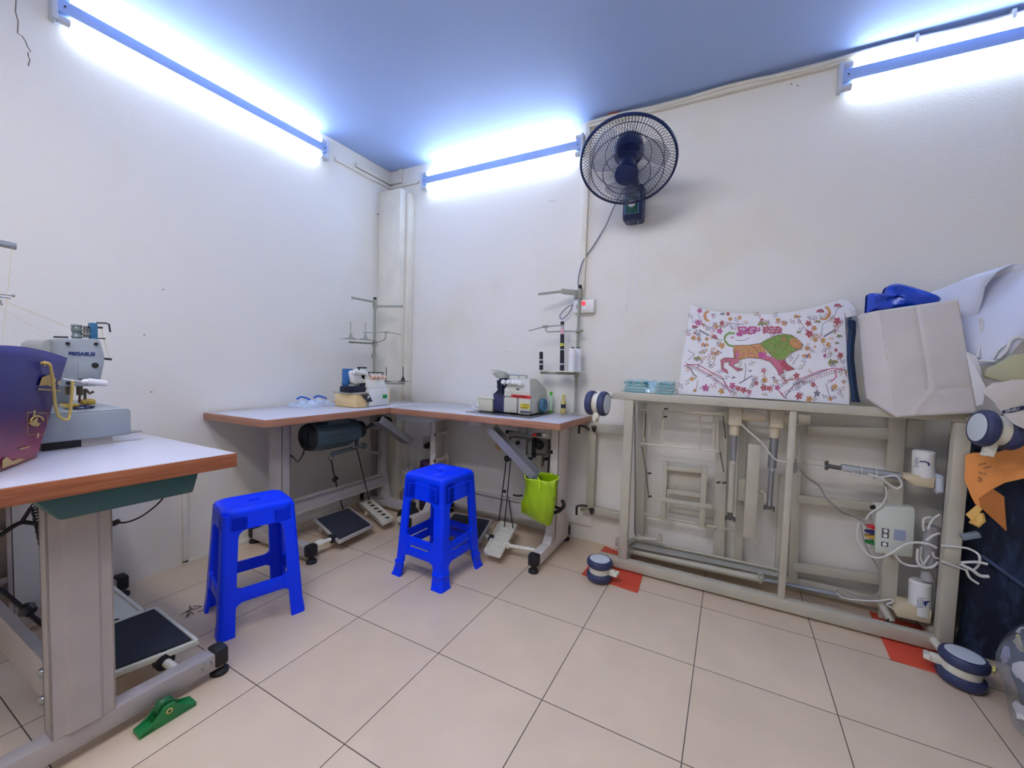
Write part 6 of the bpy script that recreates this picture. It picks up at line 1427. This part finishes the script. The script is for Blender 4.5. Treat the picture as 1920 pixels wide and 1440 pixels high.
# ================================================================== right-hand pile
nv = thing('cloth_bundle', 'tall dark navy cloth bundle on the floor right of the bed frame', 'cloth', (2.1, 1.0, 0))
NAVY = cloth_mat('dark_navy_fabric', (14, 26, 48), (62, 84, 118))
def pile(u, v):
    x = 1.655 + .85 * u; z = .003 + .80 * v
    y = .965 - .02 * math.sin(PI * v) + .016 * math.sin(u * 17 + v * 5) + .012 * math.sin(v * 15 + u * 9)
    if u < .03: y = .995
    if v > .97: y += .06
    return V((x + .012 * math.sin(v * 9), y, z))
m = MB(); m.grid(pile, 50, 50)
m.grid(lambda u, v: V((1.655 + .85 * u, pile(u, 1).y + (1.17 - pile(u, 1).y) * v, .803 + .012 * math.sin(u * 15) * math.sin(PI * v))), 30, 10)
m.grid(lambda u, v: V((1.655, .99 + .18 * u, .003 + .80 * v)), 4, 6); m.grid(lambda u, v: V((2.505, pile(1, v).y + (1.17 - pile(1, v).y) * u, .003 + .80 * v)), 4, 6)
obj('cloth', m, NAVY, nv, angle=60)
m = MB(); m.tube(smooth_pts([V((1.68, .925, .40)), V((1.80, .925, .31)), V((1.95, .925, .20)), V((2.05, .925, .13))], 6), .006, 6); obj('seam', m, mat('seam_blue_grey', (70, 84, 116), .7), nv)
ev = thing('envelope', 'large orange paper envelope hanging open below the right upper caster', 'envelope', (1.72, .84, .7))
def k3(u, v, y): return oy(K3(u, v), y)
ORG = mat('orange_kraft_paper', (226, 146, 72), .6, var=.05)
P = [(262, 90, .905), (258, 240, .90), (250, 380, .90), (330, 590, .89), (385, 690, .885), (462, 742, .88), (425, 620, .875), (600, 505, .87), (740, 428, .87), (985, 372, .875), (1300, 330, .88), (1300, -60, .90), (985, -40, .90), (640, 60, .90), (370, 60, .905)]
m = MB(); m.prism([k3(*q) for q in P], (.004, .012, .0)); en = obj('envelope_front', m, ORG, ev, angle=25)
m = MB(); m.prism([k3(*q) for q in ((425, 620, .874), (600, 508, .872), (735, 600, .885), (745, 780, .89), (765, 1022, .885), (470, 748, .878))], (.004, .006, 0)); obj('open_flap', m, mat('orange_kraft_inside', (190, 118, 56), .7), ev)
m = MB(); m.prism([k3(*q) for q in ((395, 700, .878), (470, 752, .876), (345, 900, .88), (262, 815, .885))], (.003, .004, 0), .001); m.tube([k3(345, 895, .88), k3(400, 930, .88), k3(445, 880, .88), (k3(450, 800, .88))], [.012, .014, .014, .008], 10); obj('paper_tab', m, mat('yellow_kraft', (222, 178, 96), .6), ev)
m = MB()
for (u, v, du, dv_) in ((470, 215, 45, -28), (450, 285, 25, 30), (440, 340, 22, 40), (440, 420, 20, -30), (520, 255, 25, -22), (505, 300, 18, 22), (560, 235, 18, -12)): m.bar(k3(u - du, v + dv_ * .3, .8835 - (u - 400) * .00005), k3(u + du, v + dv_, .8835 - (u - 400) * .00005), .006, .001, up=(0, 1, 0))
obj('stamp', m, mat('faint_brown_stamp', (170, 110, 70), .7), en)
# clear sack with paper offcuts
SC = V((1.905, .575, 0))
cs = thing('waste_sack', 'clear plastic sack of dark cloth and white offcuts at the lower right corner', 'sack', SC)
def sack(u, v, s=1.0):
    th = 2 * PI * u; prof = (.84 + .42 * v) if v < .4 else (1.008 - .92 * ((v - .4) / .6) ** 2.2)
    r = .295 * max(.02, prof) * s * (1 + .025 * math.sin(th * 5 + v * 9) + .015 * math.sin(th * 11))
    return V((SC.x + r * math.cos(th), SC.y + r * math.sin(th), .004 + .40 * v * (s ** .5)))
def sack_hit(q, s):
    d = ray(q).normalized(); t = 1.0
    while t < 3.2:
        p = CAM + d * t; v = p.z / .40
        if 0 < v < 1:
            prof = (.84 + .42 * v) if v < .4 else (1.008 - .92 * ((v - .4) / .6) ** 2.2)
            if (V((p.x, p.y)) - V((SC.x, SC.y))).length < .295 * prof * s: return p
        t += .004
    return CAM + d * 2.2
m = MB(); m.grid(lambda u, v: sack(u, v), 64, 30); bmesh.ops.remove_doubles(m.bm, verts=m.bm.verts, dist=.0008); obj('sack_film', m, mat('sack_film', (168, 178, 194), .12, var=0, alpha=.30, spec=.9), cs, angle=40)
m = MB(); m.grid(lambda u, v: sack(u, v * .93, .90), 40, 18); obj('dark_cloth', m, cloth_mat('sack_navy_cloth', (40, 50, 76), (112, 122, 146)), cs, angle=60)
def scrap(q, w, h, name, mt, seed):
    random.seed(seed); c = sack_hit(q, .955); m = MB()
    n = (V((c.x, c.y, 0)) - V((SC.x, SC.y, 0))).normalized(); a = V((-n.y, n.x, 0)); b = n.cross(a)
    loop = [c + a * w * (1 + .35 * random.uniform(-1, 1)) * math.cos(k) + b * h * (1 + .35 * random.uniform(-1, 1)) * math.sin(k) + n * random.uniform(-.004, .004) for k in [2 * PI * i / 11 for i in range(11)]]
    m.loft([[p - n * .006 for p in loop], loop, [p.lerp(c, .5) + n * .003 for p in loop]], caps=True); obj(name, m, mt, cs)
for i, (q, w, h) in enumerate((((1912, 1262), .034, .026), ((1912, 1333), .028, .022), ((1907, 1398), .007, .03), ((1914, 1180), .03, .008))): scrap(q, w, h, 'paper_offcut', PAPER, i + 5)
LAV = mat('lavender_scrap', (150, 150, 178), .6); OCH = mat('ochre_card', (186, 172, 122), .6)
scrap((1882, 1228), .028, .026, 'cloth_scrap', LAV, 31); scrap((1908, 1208), .03, .022, 'card_piece', OCH, 32); scrap((1864, 1256), .010, .012, 'card_piece', mat('yellow_card', (190, 182, 96), .6), 33)

# ================================================================== camera, light balance
cam = bpy.data.cameras.new('camera'); cam.sensor_fit = 'HORIZONTAL'; cam.sensor_width = 36; cam.lens = 36 * FPX / 1920; cam.clip_start = .02
co = bpy.data.objects.new('camera', cam); COL.objects.link(co)
Mx = Matrix((RT, UP, -FW)).transposed().to_4x4(); Mx.translation = CAM; co.matrix_world = Mx
sc.camera = co
w = bpy.data.worlds.new('world'); sc.world = w; w.use_nodes = True
w.node_tree.nodes['Background'].inputs[0].default_value = (1.0, .95, .9, 1)
w.node_tree.nodes['Background'].inputs[1].default_value = .42
vs = sc.view_settings
vs.view_transform = 'Standard'; vs.look = 'None'; vs.gamma = 1; vs.use_curve_mapping = False; vs.exposure = .06
sc.cycles.use_denoising = True
sc.cycles.max_bounces = 10; sc.cycles.diffuse_bounces = 6; sc.cycles.transparent_max_bounces = 16
sc.cycles.caustics_reflective = False; sc.cycles.caustics_refractive = False
